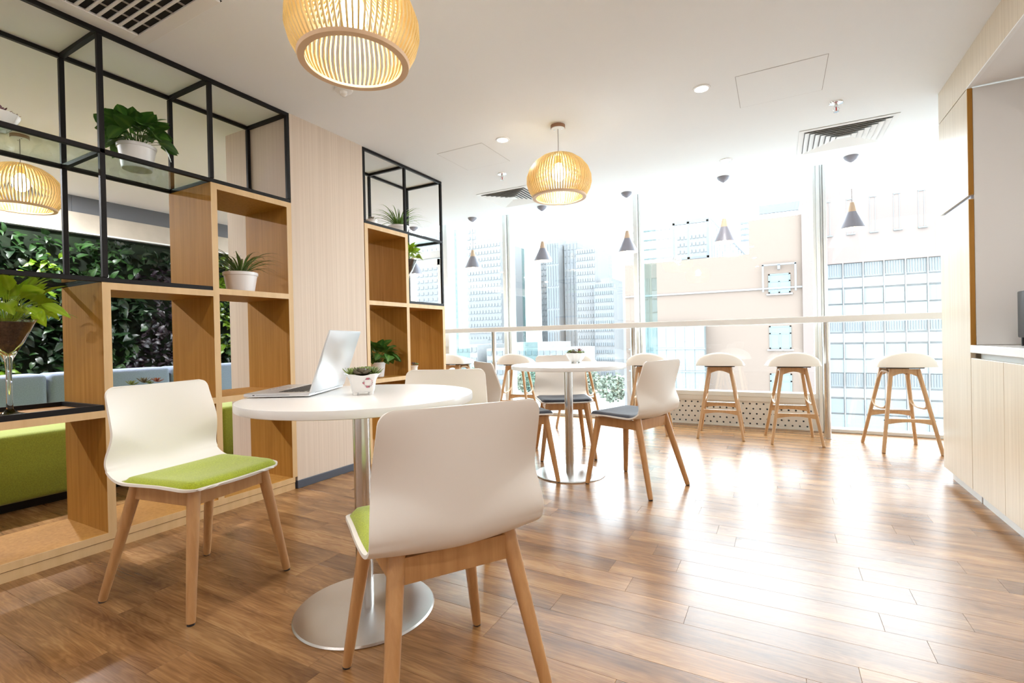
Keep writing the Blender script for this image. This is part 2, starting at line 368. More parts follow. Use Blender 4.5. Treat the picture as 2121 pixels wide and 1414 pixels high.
win_bar(w3, 'bottom_rail', -3.05, -1.43, 0, .035); win_bar(w3, 'top_rail', -3.05, -1.43, 2.8, 2.85); pane(w3, -3.05, -1.43, .035, 2.8)
w4 = sroot('window_4')
win_bar(w4, 'bottom_rail', -4.02, -3.14, 0, .035); win_bar(w4, 'top_rail', -4.02, -3.14, 2.8, 2.85); pane(w4, -4.02, -3.14, .035, 2.8)
w5 = sroot('window_5')    # opening sash with a transom light, seen through the black frame
win_bar(w5, 'transom', -4.8, -4.12, 2.14, 2.24); pane(w5, -4.8, -4.12, 2.24, 2.8); win_bar(w5, 'top_rail', -4.8, -4.12, 2.8, 2.85)
sash = win_bar(w5, 'sash', -4.76, -4.70, .05, 2.12, 5.59)
for a in ((-4.70, -4.17, .05, .13), (-4.70, -4.17, 2.03, 2.12), (-4.22, -4.16, .05, 2.12)): win_bar(w5, 'sash', *a, 5.59)
pane(w5, -4.70, -4.22, .13, 2.03)
MB().rbox((-4.205, 5.575, 1.0), (-4.18, 5.592, 1.12), .004, 1).build('handle', M['steel'], w5)
struct('wall_back', MB().box((XL, 5.60, 0), (-4.86, 5.74, 2.9)), M['wall'])
mu = sroot('trim_2')      # mullions and the structural glass fins
for x0, x1, y0 in ((.345,.375,5.58),(.378,.398,5.60),(.401,.43,5.58),(-1.43,-1.38,5.56),(-1.376,-1.35,5.6),(-3.14,-3.09,5.56),(-3.085,-3.05,5.6),(-4.12,-4.02,5.56),(-4.86,-4.80,5.56)):
    MB().rbox((x0, y0, 0), (x1, 5.74, 2.85), .004, 1).build('mullion', M['alu'], mu)
for x0, x1 in ((-1.345, -1.262), (-2.93, -2.86), (-4.0, -3.955)):
    MB().box((x0, 5.70, 0), (x1, 5.98, 2.85)).build('glass_fin', M['fin'], mu)
# perforated panel under window 2 : real holes
pp = sroot('trim_3')
def holed(x0, x1, z0, rows, cw, ch, r, y):
    vs = []; fs = []
    def quadfill(a, b, c, d): n = len(vs); vs.extend([a,b,c,d]); fs.append((n,n+1,n+2,n+3))
    top = z0+rows*ch
    for i in range(rows):
        za, zb = z0+i*ch, z0+(i+1)*ch; xs = x0+(cw/2 if i % 2 else 0); 
        if i % 2: quadfill((x0,y,za),(xs,y,za),(xs,y,zb),(x0,y,zb))
        x = xs
        while x+cw <= x1+1e-6:
            cx, cz = x+cw/2, (za+zb)/2; n = len(vs); K = 12
            for j in range(K):
                th = 2*PI*(j+.5)/K; c, s_ = math.cos(th), math.sin(th); vs.append((cx+r*c, y, cz+r*s_))
            for j in range(K):
                th = 2*PI*(j+.5)/K; c, s_ = math.cos(th), math.sin(th); q = min((cw/2)/max(abs(c),1e-6), (ch/2)/max(abs(s_),1e-6)); vs.append((cx+q*c, y, cz+q*s_))
            for j in range(K): fs.append((n+j, n+(j+1)%K, n+K+(j+1)%K, n+K+j))
            # corners
            for sx in (-1, 1):
                for sz in (-1, 1):
                    a = [vs[n+K+j] for j in range(K) if (vs[n+K+j][0]-cx)*sx > 0 and (vs[n+K+j][2]-cz)*sz > 0]
                    e1 = [p for p in a if abs(abs(p[0]-cx)-cw/2) < 1e-6]; e2 = [p for p in a if abs(abs(p[2]-cz)-ch/2) < 1e-6]
                    if e1 and e2:
                        p1 = max(e1, key=lambda p: abs(p[2]-cz)); p2 = max(e2, key=lambda p: abs(p[0]-cx))
                        m = len(vs); vs.extend([p1, (cx+sx*cw/2, y, cz+sz*ch/2), p2]); fs.append((m, m+1, m+2))
            x += cw
        if x < x1-1e-6: quadfill((x,y,za),(x1,y,za),(x1,y,zb),(x,y,zb))
    return vs, fs, top
vs, fs, ztop = holed(-1.25, .335, .012, 5, .0635, .0512, .0088, 5.615)
MB().add(vs, fs).build('perforated_sheet', M['perf'], pp)
MB().box((-1.25, 5.605, ztop), (.345, 5.62, .315)).box((-1.25, 5.605, 0), (.345, 5.62, .012)).box((.335, 5.6, 0), (.345, 5.62, .315)).build('sheet_border', M['perf'], pp)
MB().box((-1.25, 5.70, 0), (.345, 5.74, .315)).build('cavity_back', M['hole'], pp)

# ------------------------------------------------------------------ ceiling fittings
def downlight(x, y, label):
    t = thing('ceiling_downlight', label, 'downlight', (x, y, 2.5), 0, 'recessed ceiling downlights')
    MB().lathe([(.040,-.001),(.040,-.006),(.052,-.005),(.054,0),(.040,0)], 28).build('trim_ring', M['white'], t)
    MB().lathe([(0,-.004),(.040,-.004),(.040,-.0015),(0,-.0015)], 28).build('diffuser', M['down'], t)
for (x, y), l in zip(DL_SEEN, ('bright round downlight beside the ceiling access panel on the right', 'bright round downlight left of the far basket lamp', 'bright round downlight nearest the window')): downlight(x, y, l)
def access(x0, x1, y0, y1, label):
    t = thing('access_panel', label, 'ceiling panel', ((x0+x1)/2, (y0+y1)/2, 2.5), 0, 'ceiling access panels')
    w, h = (x1-x0)/2, (y1-y0)/2
    MB().box((-w+.003,-h+.003,-.0015), (w-.003,h-.003,0)).build('panel_face', M['ceil'], t)
    MB().box((-w,-h,-.0006),(w,-h+.003,0)).box((-w,h-.003,-.0006),(w,h,0)).box((-w,-h+.003,-.0006),(-w+.003,h-.003,0)).box((w-.003,-h+.003,-.0006),(w,h-.003,0)).build('joint', M['cord'], t)
access(-.2, .272, 3.22, 3.68, 'square flush access panel in the ceiling right of the downlight')
access(-2.44, -2.005, 3.26, 3.72, 'square flush access panel in the ceiling left of the far basket lamp')
def diffuser(x0, x1, y0, y1, label):
    t = thing('ceiling_air_diffuser', label, 'air vent', ((x0+x1)/2, (y0+y1)/2, 2.5), 0, 'square air diffusers')
    w, h = (x1-x0)/2, (y1-y0)/2
    def ring(o0, z0, o1, z1, nm, mt, th=.0015):
        b = MB(); a = [(-w+o0,-h+o0),(w-o0,-h+o0),(w-o0,h-o0),(-w+o0,h-o0)]; c = [(-w+o1,-h+o1),(w-o1,-h+o1),(w-o1,h-o1),(-w+o1,h-o1)]
        vs = [(*p,z0) for p in a]+[(*p,z1) for p in c]+[(*p,z0+th) for p in a]+[(*p,z1+th) for p in c]; fs = []
        for i in range(4):
            j = (i+1)%4; fs += [(i,j,4+j,4+i),(8+i,12+i,12+j,8+j),(i,8+i,8+j,j),(4+i,4+j,12+j,12+i)]
        b.add(vs, fs).build(nm, mt, t, sharp=10)
    MB().box((-w+.01,-h+.01,-.0008),(w-.01,h-.01,0)).build('duct_opening', mat('duct_grey', (.30,.31,.32), .8), t)
    ring(0, -.004, .035, -.006, 'outer_frame', M['white'])
    for i in range(6):
        o = .040+i*.037; ring(o+.031, -.0035, o, -.015, 'louvre', M['white'])
    MB().box((-w+.262,-h+.262,-.010),(w-.262,h-.262,-.007)).build('centre_plate', M['white'], t)
diffuser(.168, .784, 4.344, 4.915, 'square louvred air vent in the ceiling above the window stools')
diffuser(-2.785, -2.199, 4.39, 5.0, 'square louvred air vent half hidden behind the far basket lamp')
t = thing('ceiling_grille', 'long slatted air grille over the black frame at top left', 'air vent', (-2.46, .95, 2.5))
MB().box((-.31,-.60,-.001),(.31,.37,0)).build('duct_opening', M['dark'], t)
b = MB()
for a, c in (((-.322,.30),(.31,.362)), ((-.322,-.62),(.31,-.56))): b.rbox((a[0],a[1],-.014),(c[0],c[1],-.001),.003,1)
b.rbox((-.322,-.56,-.0138),(-.26,.30,-.001),.003,1).rbox((.248,-.56,-.0138),(.31,.30,-.001),.003,1); b.build('frame', M['white'], t)
gb = MB().rbox((-.262,-.0065,-.011),(.25,.0065,-.002),.002,1).mesh('blade', M['white'])
for i in range(20): link('blade', gb, t, (0, .262-i*.0415, 0))
cb = MB().box((-.006,-.56,-.0035),(.006,.30,-.001)).mesh('rear_blade', M['cord'])
for x in (-.16, -.06, .04, .14): link('rear_blade', cb, t, (x, 0, 0))
def sprinkler(x, y, label):
    t = thing('fire_sprinkler', label, 'sprinkler', (x, y, 2.5), 0, 'ceiling sprinklers')
    MB().lathe([(0,0),(.042,0),(.040,-.006),(.018,-.012),(.012,-.014),(0,-.014)], 24).build('escutcheon', M['chrome'], t)
    b = MB().tube([(0,0,-.012),(0,0,-.028)], .011, 12).tube([(.010,0,-.026),(.017,0,-.042),(.006,0,-.058)], .0025, 6).tube([(-.010,0,-.026),(-.017,0,-.042),(-.006,0,-.058)], .0025, 6).build('body', M['chrome'], t)
    MB().tube([(0,0,-.03),(0,0,-.055)], .004, 8).build('glass_bulb', mat('red_bulb', (.6,.03,.03), .1), t)
    MB().lathe([(0,-.058),(.016,-.058),(.016,-.061),(0,-.061)], 16).build('deflector', M['chrome'], t)
sprinkler(.368, 3.938, 'chrome sprinkler head in front of the right air vent')
sprinkler(-2.226, 3.97, 'chrome sprinkler head left of the far basket lamp')
t = thing('motion_detector', 'small white ceiling detector just behind the near basket lamp', 'detector', (-2.29, 2.14, 2.5))
MB().lathe([(0,0),(.055,0),(.052,-.008),(.03,-.014),(0,-.014)], 24).build('base', M['white'], t)
MB().lathe([(0,-.012),(.024,-.014),(.022,-.03),(.01,-.04),(0,-.042)], 20).build('lens', M['ceramic'], t)

# ------------------------------------------------------------------ basket pendants
SH = [(.035,2.292),(.075,2.288),(.125,2.268),(.175,2.232),(.212,2.185),(.232,2.13),(.234,2.085),(.222,2.04),(.203,2.005),(.190,1.985)]
def slat_mesh():
    vs = []; fs = []; th = .0034; n = len(SH)
    pts = []
    for i in range(n):
        a = Vector(SH[max(i-1,0)]); c = Vector(SH[min(i+1,n-1)]); d = (c-a).normalized(); nr = Vector((-d.y, d.x)); 
        if nr.x < 0 and i > 2: nr = -nr
        if i <= 2: nr = Vector((abs(nr.x), abs(nr.y)))
        pts.append((Vector(SH[i]), nr))
    for p, nr in pts:
        q = p-nr*.011; z0 = 2.5
        for (r, z) in (p, q):
            t_ = th*min(1, .35+r/.2)
            for s_ in (-1, 1): vs.append((r, s_*t_, z-z0))
    for i in range(n-1):
        a, c = i*4, (i+1)*4
        fs += [(a,a+1,c+1,c),(a+2,c+2,c+3,a+3),(a,c,c+2,a+2),(a+1,a+3,c+3,c+1)]
    fs += [(0,2,3,1),((n-1)*4,(n-1)*4+1,(n-1)*4+3,(n-1)*4+2)]
    return MB().add(vs, fs).mesh('slat', M['lampwood'], 30)
SLAT = slat_mesh()
def basket_lamp(x, y, label, nsl=72):
    t = thing('basket_pendant_lamp', label, 'pendant lamp', (x, y, 2.5), 0, 'pendant lamps of wooden slats')
    c = MB().lathe([(0,0),(.052,0),(.052,-.022),(.048,-.024),(0,-.024)], 32).build('canopy', mat('canopy_wood', (.36,.19,.11), .5), t)
    MB().lathe([(0,-.0235),(.049,-.0235),(.049,-.0265),(0,-.0265)], 32).build('cover_plate', M['white'], c)
    for s_ in (-1, 1): MB().lathe([(0,-.026),(.004,-.026),(.004,-.03),(0,-.03)], 10, (s_*.03,0,0)).build('screw', M['steel'], c)
    MB().tube([(0,0,-.024),(0,0,-.212)], .0028, 8).build('cord', M['cord'], t)
    for i in range(nsl):
        o = link('slat', SLAT, t); o.rotation_euler = (0,0,2*PI*i/nsl)
    MB().lathe([(.168,-.524),(.192,-.524),(.196,-.512),(.180,-.510),(.168,-.514)], 64, close=True).build('lower_ring', M['lampring'], t)
    MB().lathe([(.012,-.204),(.06,-.212),(.06,-.224),(.012,-.222)], 32, close=True).build('upper_hub', M['lampwood'], t)
    MB().lathe([(0,-.21),(.022,-.212),(.022,-.275),(0,-.275)], 20).build('socket', mat('socket_tan', (.70,.48,.22), .4), t)
    pl = bpy.data.lights.new('bulb_light', 'POINT'); pl.energy = 29; pl.color = (1,.93,.84); pl.shadow_soft_size = .055
    po = bpy.data.objects.new('bulb_light', pl); COL.objects.link(po); po.location = (x, y, 2.5-.345)
    MB().lathe([(0,-.27),(.018,-.275),(.026,-.290),(.040,-.312),(.048,-.340),(.045,-.368),(.032,-.390),(.013,-.401),(0,-.402)], 24).build('bulb', M['bulb'], t)
basket_lamp(-1.332, 1.300, 'large basket-shaped wooden slat pendant lamp over the laptop table')
basket_lamp(-1.372, 3.285, 'basket-shaped wooden slat pendant lamp hanging over the far round table')
basket_lamp(-4.75, 1.415, 'basket-shaped wooden slat pendant lamp behind the black frame at left')

# ------------------------------------------------------------------ cone pendants
def cone_lamp(x, label, y=5.235):
    t = thing('cone_pendant_lamp', label, 'pendant lamp', (x, y, 2.5), 0, 'cone pendants along the window')
    MB().lathe([(0,0),(.056,0),(.055,-.008),(.042,-.03),(.02,-.048),(.006,-.054),(0,-.056)], 28).build('canopy', M['cone'], t)
    MB().tube([(0,0,-.05),(0,0,-.41)], .0022, 6).build('cord', M['cord'], t)
    MB().lathe([(0,-.405),(.017,-.405),(.020,-.41),(.038,-.488),(0,-.488)], 28).build('wooden_neck', M['conewood'], t)
    MB().lathe([(.038,-.488),(.112,-.636),(.110,-.637),(.036,-.490)], 40, close=True).build('shade', M['cone'], t)
    MB().lathe([(.001,-.492),(.035,-.492),(.109,-.636),(.108,-.636),(.034,-.493),(.001,-.493)], 40, close=True).build('inner_lining', M['conein'], t)
    MB().lathe([(0,-.52),(.012,-.525),(.030,-.56),(.036,-.585),(.03,-.61),(.012,-.624),(0,-.625)], 20).build('bulb', M['cbulb'], t)
for x, l in ((.588,'grey cone pendant lamp hanging nearest the pale wood cabinets'), (-.443,'grey cone pendant lamp second from the cabinets'), (-1.397,'grey cone pendant lamp third from the cabinets, just right of the far basket lamp'),
             (-2.394,'grey cone pendant lamp fourth from the cabinets, below left of the far basket lamp'), (-3.361,'grey cone pendant lamp fifth from the cabinets, right of the black frame'), (-4.305,'grey cone pendant lamp seen through the black frame behind the trailing plant')):
    cone_lamp(x, l, 5.2)

# ------------------------------------------------------------------ shelf units
XF, XK = -2.832, -3.272
def board(par, y0, y1, z0, z1, name, x0=XK, x1=XF):
    o = MB().box((x0, y0, z0), (x1-.0025, y1, z1)).build(name, M['oak'], par)
    MB().box((x1-.0025, y0, z0), (x1, y1, z1)).build('edging', M['oak_edge'], o); return o
T = .034
def rail(par, p, q, s=.011):
    b = MB(); p = Vector(p); q = Vector(q); lo = [min(p[i], q[i])-s for i in range(3)]; hi = [max(p[i], q[i])+s for i in range(3)]
    return b.rbox(lo, hi, .0015, 1).build('frame_bar', M['black'], par)
sh = thing('stepped_shelf', 'oak stepped open shelf unit standing left of the striped pillar', 'shelf', (0,0,0))
Y0, Y1, Y2, Y3 = .60, 1.137, 1.662, 2.153
board(sh, Y0, Y3, .046, .080, 'bottom_board'); board(sh, Y0, Y3, 0, .043, 'plinth', XK+.02, XF-.004)
board(sh, Y1-T/2, Y1+T/2, .080, 1.248, 'upright'); board(sh, Y2-T/2, Y2+T/2, .080, 1.868, 'upright'); board(sh, Y3-T/2, Y3+T/2, .080, 1.868, 'upright')
board(sh, Y0-T/2, Y0+T/2, .080, .634, 'upright')
board(sh, Y0-T/2, Y1-T/2, .634, .668, 'shelf_board'); board(sh, Y1+T/2, Y2-T/2, .634, .668, 'shelf_board'); board(sh, Y2+T/2, Y3-T/2, .634, .668, 'shelf_board')
board(sh, Y1-T/2, Y2-T/2, 1.248, 1.282, 'top_board'); board(sh, Y2+T/2, Y3-T/2, 1.262, 1.296, 'shelf_board'); board(sh, Y2-T/2, Y3+T/2, 1.868, 1.902, 'top_board')
fr = thing('black_steel_frame', 'black square-tube frame with glass shelves above the left oak shelf', 'frame', (0,0,0))
xf, xk = XF-.013, XK+.013; zt, zm, zb = 2.488, 1.914, 1.294
for x in (xf, xk):
    rail(fr, (x, .2, zt), (x, Y3+.006, zt)); rail(fr, (x, .2, zm), (x, Y3+.006, zm)); rail(fr, (x, .2, zb), (x, Y2-T/2-.012, zb))
    for y, z0 in ((.62, zb), (Y1, zb), (Y2-.006, zm), (Y3+.006, zm)): rail(fr, (x, y, z0+.024), (x, y, zt-.024))
for y, zs in ((.62, (zt, zm, zb)), (Y1, (zt, zm, zb)), (Y2-.006, (zt, zm)), (Y3+.006, (zt,))):
    for z in zs: rail(fr, (xf-.024, y, z), (xk+.024, y, z))
MB().box((xk+.012, .634, zm+.002), (xf-.012, Y1-.012, zm+.010)).build('glass_shelf', M['glass'], fr)
MB().box((xk+.012, Y1+.012, zm+.002), (xf-.012, Y2-.018, zm+.010)).build('glass_shelf', M['glass'], fr)
MB().box((xk+.012, .634, zb+.002), (xf-.012, Y1-.012, zb+.010)).build('glass_shelf', M['glass'], fr)
ty = thing('black_tray', 'shallow black-rimmed tray on the lowest oak shelf under the glass vase', 'tray', (0,0,.668))
MB().box((XK+.02, Y0+.03, 0), (XF-.02, Y1-T/2-.012, .004)).build('tray_base', M['oak'], ty)
for a, c in (((XK+.005,Y0+.02),(XK+.022,Y1-T/2-.004)), ((XF-.020,Y0+.02),(XF-.003,Y1-T/2-.004)), ((XK+.022,Y0+.02),(XF-.020,Y0+.035)), ((XK+.022,Y1-T/2-.02),(XF-.020,Y1-T/2-.004))):
    MB().box((a[0],a[1],0), (c[0],c[1],.026)).build('tray_rim', M['black'], ty)
s2 = thing('stepped_shelf', 'oak stepped open shelf unit standing right of the striped pillar', 'shelf', (0,0,0))
A0, A1, A2 = 2.845, 3.322, 3.838
board(s2, A0-T/2, A2+T/2, .046, .080, 'bottom_board'); board(s2, A0-T/2, A2+T/2, 0, .043, 'plinth', XK+.02, XF-.004)
board(s2, A0-T/2, A0+T/2, .080, 1.868, 'upright'); board(s2, A1-T/2, A1+T/2, .080, 1.868, 'upright'); board(s2, A2-T/2, A2+T/2, .080, 1.262, 'upright')
board(s2, A0+T/2, A1-T/2, .634, .668, 'shelf_board'); board(s2, A1+T/2, A2-T/2, .634, .668, 'shelf_board'); board(s2, A0+T/2, A1-T/2, 1.262, 1.296, 'shelf_board')
board(s2, A1+T/2, A2+T/2, 1.262, 1.296, 'top_board'); board(s2, A0-T/2, A1+T/2, 1.868, 1.902, 'top_board')
f2 = thing('black_steel_frame', 'black square-tube frame above the oak shelf right of the pillar', 'frame', (0,0,0))
for x in (xf, xk):
    rail(f2, (x, A0-.006, zt), (x, A2+.004, zt)); rail(f2, (x, A0-.006, zm), (x, A2+.004, zm)); rail(f2, (x, A1+T/2+.012, 1.308), (x, A2+.004, 1.308))
    for y in (A0-.006, A1, A2+.004): rail(f2, (x, y, zm+.024), (x, y, zt-.024))
    rail(f2, (x, A2+.004, 1.332), (x, A2+.004, zm-.024))
for y in (A0-.006, A1, A2+.004): rail(f2, (xf-.024, y, zt), (xk+.024, y, zt))
rail(f2, (xf-.024, A2+.004, zm), (xk+.024, A2+.004, zm)); rail(f2, (xf-.024, A2+.004, 1.308), (xk+.024, A2+.004, 1.308))
MB().box((xk+.012, A1+.02, zm+.002), (xf-.012, A2-.012, zm+.010)).build('glass_shelf', M['glass'], f2)

# ------------------------------------------------------------------ cabinets at right
CX = .942
ct = thing('tall_cabinet', 'tall pale oak cabinet with two doors at the end of the kitchen wall', 'cabinet', (0,0,0))
MB().box((CX+.025, 3.628, .07), (1.59, 4.13, 2.298)).build('body', M['pale'], ct)
MB().rbox((CX, 3.612, .072), (CX+.022, 4.148, 1.690), .001, 1).build('door', M['pale'], ct)
MB().rbox((CX, 3.612, 1.708), (CX+.022, 4.148, 2.297), .001, 1).build('door', M['pale'], ct)
MB().box((CX+.012, 3.615, 1.690), (CX+.025, 4.10, 1.708)).build('grip_channel', M['cone'], ct)
MB().box((CX+.001, 3.606, .86), (CX+.022, 3.612, 1.686)).box((CX+.001, 3.606, 1.712), (CX+.022, 3.612, 2.297)).build('door_edge', M['oak'], ct)
MB().box((CX+.024, 3.608, .88), (1.585, 3.628, 2.297)).build('side_panel', M['wall'], ct)
MB().box((CX+.024, 3.602, .88), (1.585, 3.608, .928)).build('upstand', M['wall'], ct)
MB().box((CX+.04, 3.62, 0), (1.59, 4.13, .07)).build('kickboard', M['white'], ct)
bc = thing('base_cabinet', 'low pale oak cabinet with flush doors under the white worktop', 'cabinet', (0,0,0))
MB().box((CX+.04, .9, .07), (1.59, 3.60, .836)).build('body', M['white'], bc)
ys = [3.608, 3.163, 2.718, 2.273, 1.828, 1.383, .94]
for i in range(6): MB().rbox((CX, ys[i+1]+.0015, .072), (CX+.02, ys[i]-.0015, .806), .001, 1).build('door', M['pale'], bc)
MB().box((CX+.02, .9, .70), (CX+.04, 3.60, .80)).build('grip_channel', M['alu'], bc)
MB().box((CX+.04, .9, 0), (CX+.055, 3.60, .07)).build('kickboard', M['white'], bc)
tag(MB().rbox((CX-.004, .88, .836), (1.595, 3.602, .878), .003, 1).build('worktop', M['top']), 'white continuous worktop on the low pale oak cabinets at right', 'worktop')
tf = sroot('trim_4')
MB().box((CX, .2, 2.302), (CX+.02, 4.148, 2.5)).build('fascia', M['pale'], tf)
MB().box((CX+.02, .2, 2.302), (1.6, 3.60, 2.322)).build('niche_soffit', M['wall'], tf)
MB().box((CX-.001, .2, 2.298), (CX+.02, 3.62, 2.304)).build('white_edge', M['white'], tf)
bx = thing('black_appliance', 'black box-shaped appliance cut off at the right edge of the worktop', 'appliance', (1.067, 3.3, .878))
MB().rbox((0,-.1,.042), (.26,.10,.275), .006, 2).build('housing', M['charcoal'], bx)
for x in (.02, .24):
    for y in (-.08, .08): MB().lathe([(0,0),(.012,0),(.012,.044),(0,.044)], 12, (x,y,0)).build('foot', M['black'], bx)
lg = MB()
for i in range(5): lg.box((.012+i*.007,-.1012,.062), (.016+i*.007,-.1,.070+.002*(i%2)))
lg.box((.012,-.1012,.076),(.018,-.1,.078)).build('maker_mark', M['logo'], bx)

# ------------------------------------------------------------------ window counter and posts
wc = thing('window_counter', 'long white bar counter along the window on steel posts', 'bar counter', (0,0,0))
MB().rbox((-4.6, 5.08, 1.055), (XR, 5.47, 1.108), .003, 1).build('counter_top', M['top'], wc)
for x in (.385, -1.367, -3.12):
    p = MB().tube([(x,5.26,.004),(x,5.26,1.055)], .0285, 24).build('post', M['steel'], wc)
    MB().lathe([(0,0),(.04,0),(.04,.005),(0,.005)], 28, (x,5.26,0)).build('foot_plate', M['steel'], p)

# ------------------------------------------------------------------ round tables
def brushed_disc():
    m = bpy.data.materials.new('radial_brushed_steel'); m.use_nodes = True; b = m.node_tree.nodes['Principled BSDF']
    b.inputs['Base Color'].default_value = (.60,.585,.57,1); b.inputs['Metallic'].default_value = 1; b.inputs['Roughness'].default_value = .27
    b.inputs['Anisotropic'].default_value = .8
    tn = m.node_tree.nodes.new('ShaderNodeTangent'); tn.direction_type = 'RADIAL'; tn.axis = 'Z'
    m.node_tree.links.new(tn.outputs[0], b.inputs['Tangent']); return m
BD = brushed_disc()
def round_table(x, y, label):
    t = thing('round_table', label, 'table', (x, y, 0), 0, 'round white tables with steel bases')
    b = MB(); R = .405; b.lathe([(0,.750),(R-.006,.750),(R-.001,.752),(R,.756),(R,.772),(R-.0015,.777),(R-.006,.778),(0,.778)], 96); b.build('tabletop', M['top'], t)
    MB().lathe([(0,.738),(.12,.738),(.12,.750),(0,.750)], 32).build('mounting_plate', M['black'], t)
    MB().lathe([(0,.010),(.030,.010),(.030,.738),(0,.738)], 40).build('column', M['steel'], t)
    MB().lathe([(0,0),(.246,0),(.247,.003),(.242,.0085),(.20,.011),(0,.013)], 96).build('base_disc', BD, t, sharp=25)
round_table(-1.335, 1.295, 'round white table in the foreground holding the laptop')
round_table(-1.315, 3.245, 'round white table farther back holding the fluted succulent bowl')

# ------------------------------------------------------------------ shell chairs
def smooth(a): a = max(0, min(1, a)); return a*a*(3-2*a)
F = Vector((.247, .462)); K = Vector((-.188, .452)); TP = Vector((-.212, .815))
def surf(u, s):
    """u across -1..1 ; s 0..1 along seat front -> back top. The lower bucket bulges behind the
    plane of the back and meets it in a V-shaped crease running from the waist to the middle."""
    au = math.sqrt(u*u+.004)
    ts = .095+.03*u*u; tb = .078+.115*au
    sd = (F-K); sl = sd.length; sd = sd/sl; bd = (TP-K); bl = bd.length; bd = bd/bl
    P0 = K+sd*ts; P2 = K+bd*tb; Kc = K+Vector((-.030*au-.004, -.004))
    l1 = sl-ts; l2 = .80*(ts+tb); l3 = bl-tb; tot = l1+l2+l3; d = s*tot
    if d < l1: p = F-sd*d
    elif d < l1+l2:
        q = (d-l1)/l2; p = P0*(1-q)**2+Kc*2*q*(1-q)+P2*q*q
    else: p = P2+bd*(d-l1-l2)
    h = p.y; R1 = .0
    if d < l1: w = .214+.012*smooth(d/.30)
    elif h < .53: w = .226
    elif h < .645: w = .226-.011*smooth((h-.53)/.115)
    else: w = .215-.008*smooth((h-.645)/.17)
    R = .070; e = d
    if e < R: w -= (R-math.sqrt(max(0, R*R-(R-e)**2)))*.9
    R = .034; e = tot-d
    if e < R: w -= R-math.sqrt(max(0, R*R-(R-e)**2))
    z = p.y; x = p.x
    if d < .09: z -= .008*(1-d/.09)**2
    if d < .05: x -= .016*u*u*(1-d/.05)
    if d < l1: z += .010*u*u*smooth(d/.2)-.010*(1-u*u)*smooth(d/.15)*smooth((l1-d)/.12)
    else: z += .010*u*u*(1-smooth((h-.45)/.1))
    if h > .5: x += u*u*(.038*smooth((h-.50)/.125)*(1-smooth((h-.63)/.19))+.006)
    return Vector((x, u*w, z)), d, tot
def sgrid(us, ss): return [[surf(u, s)[0] for u in us] for s in ss]
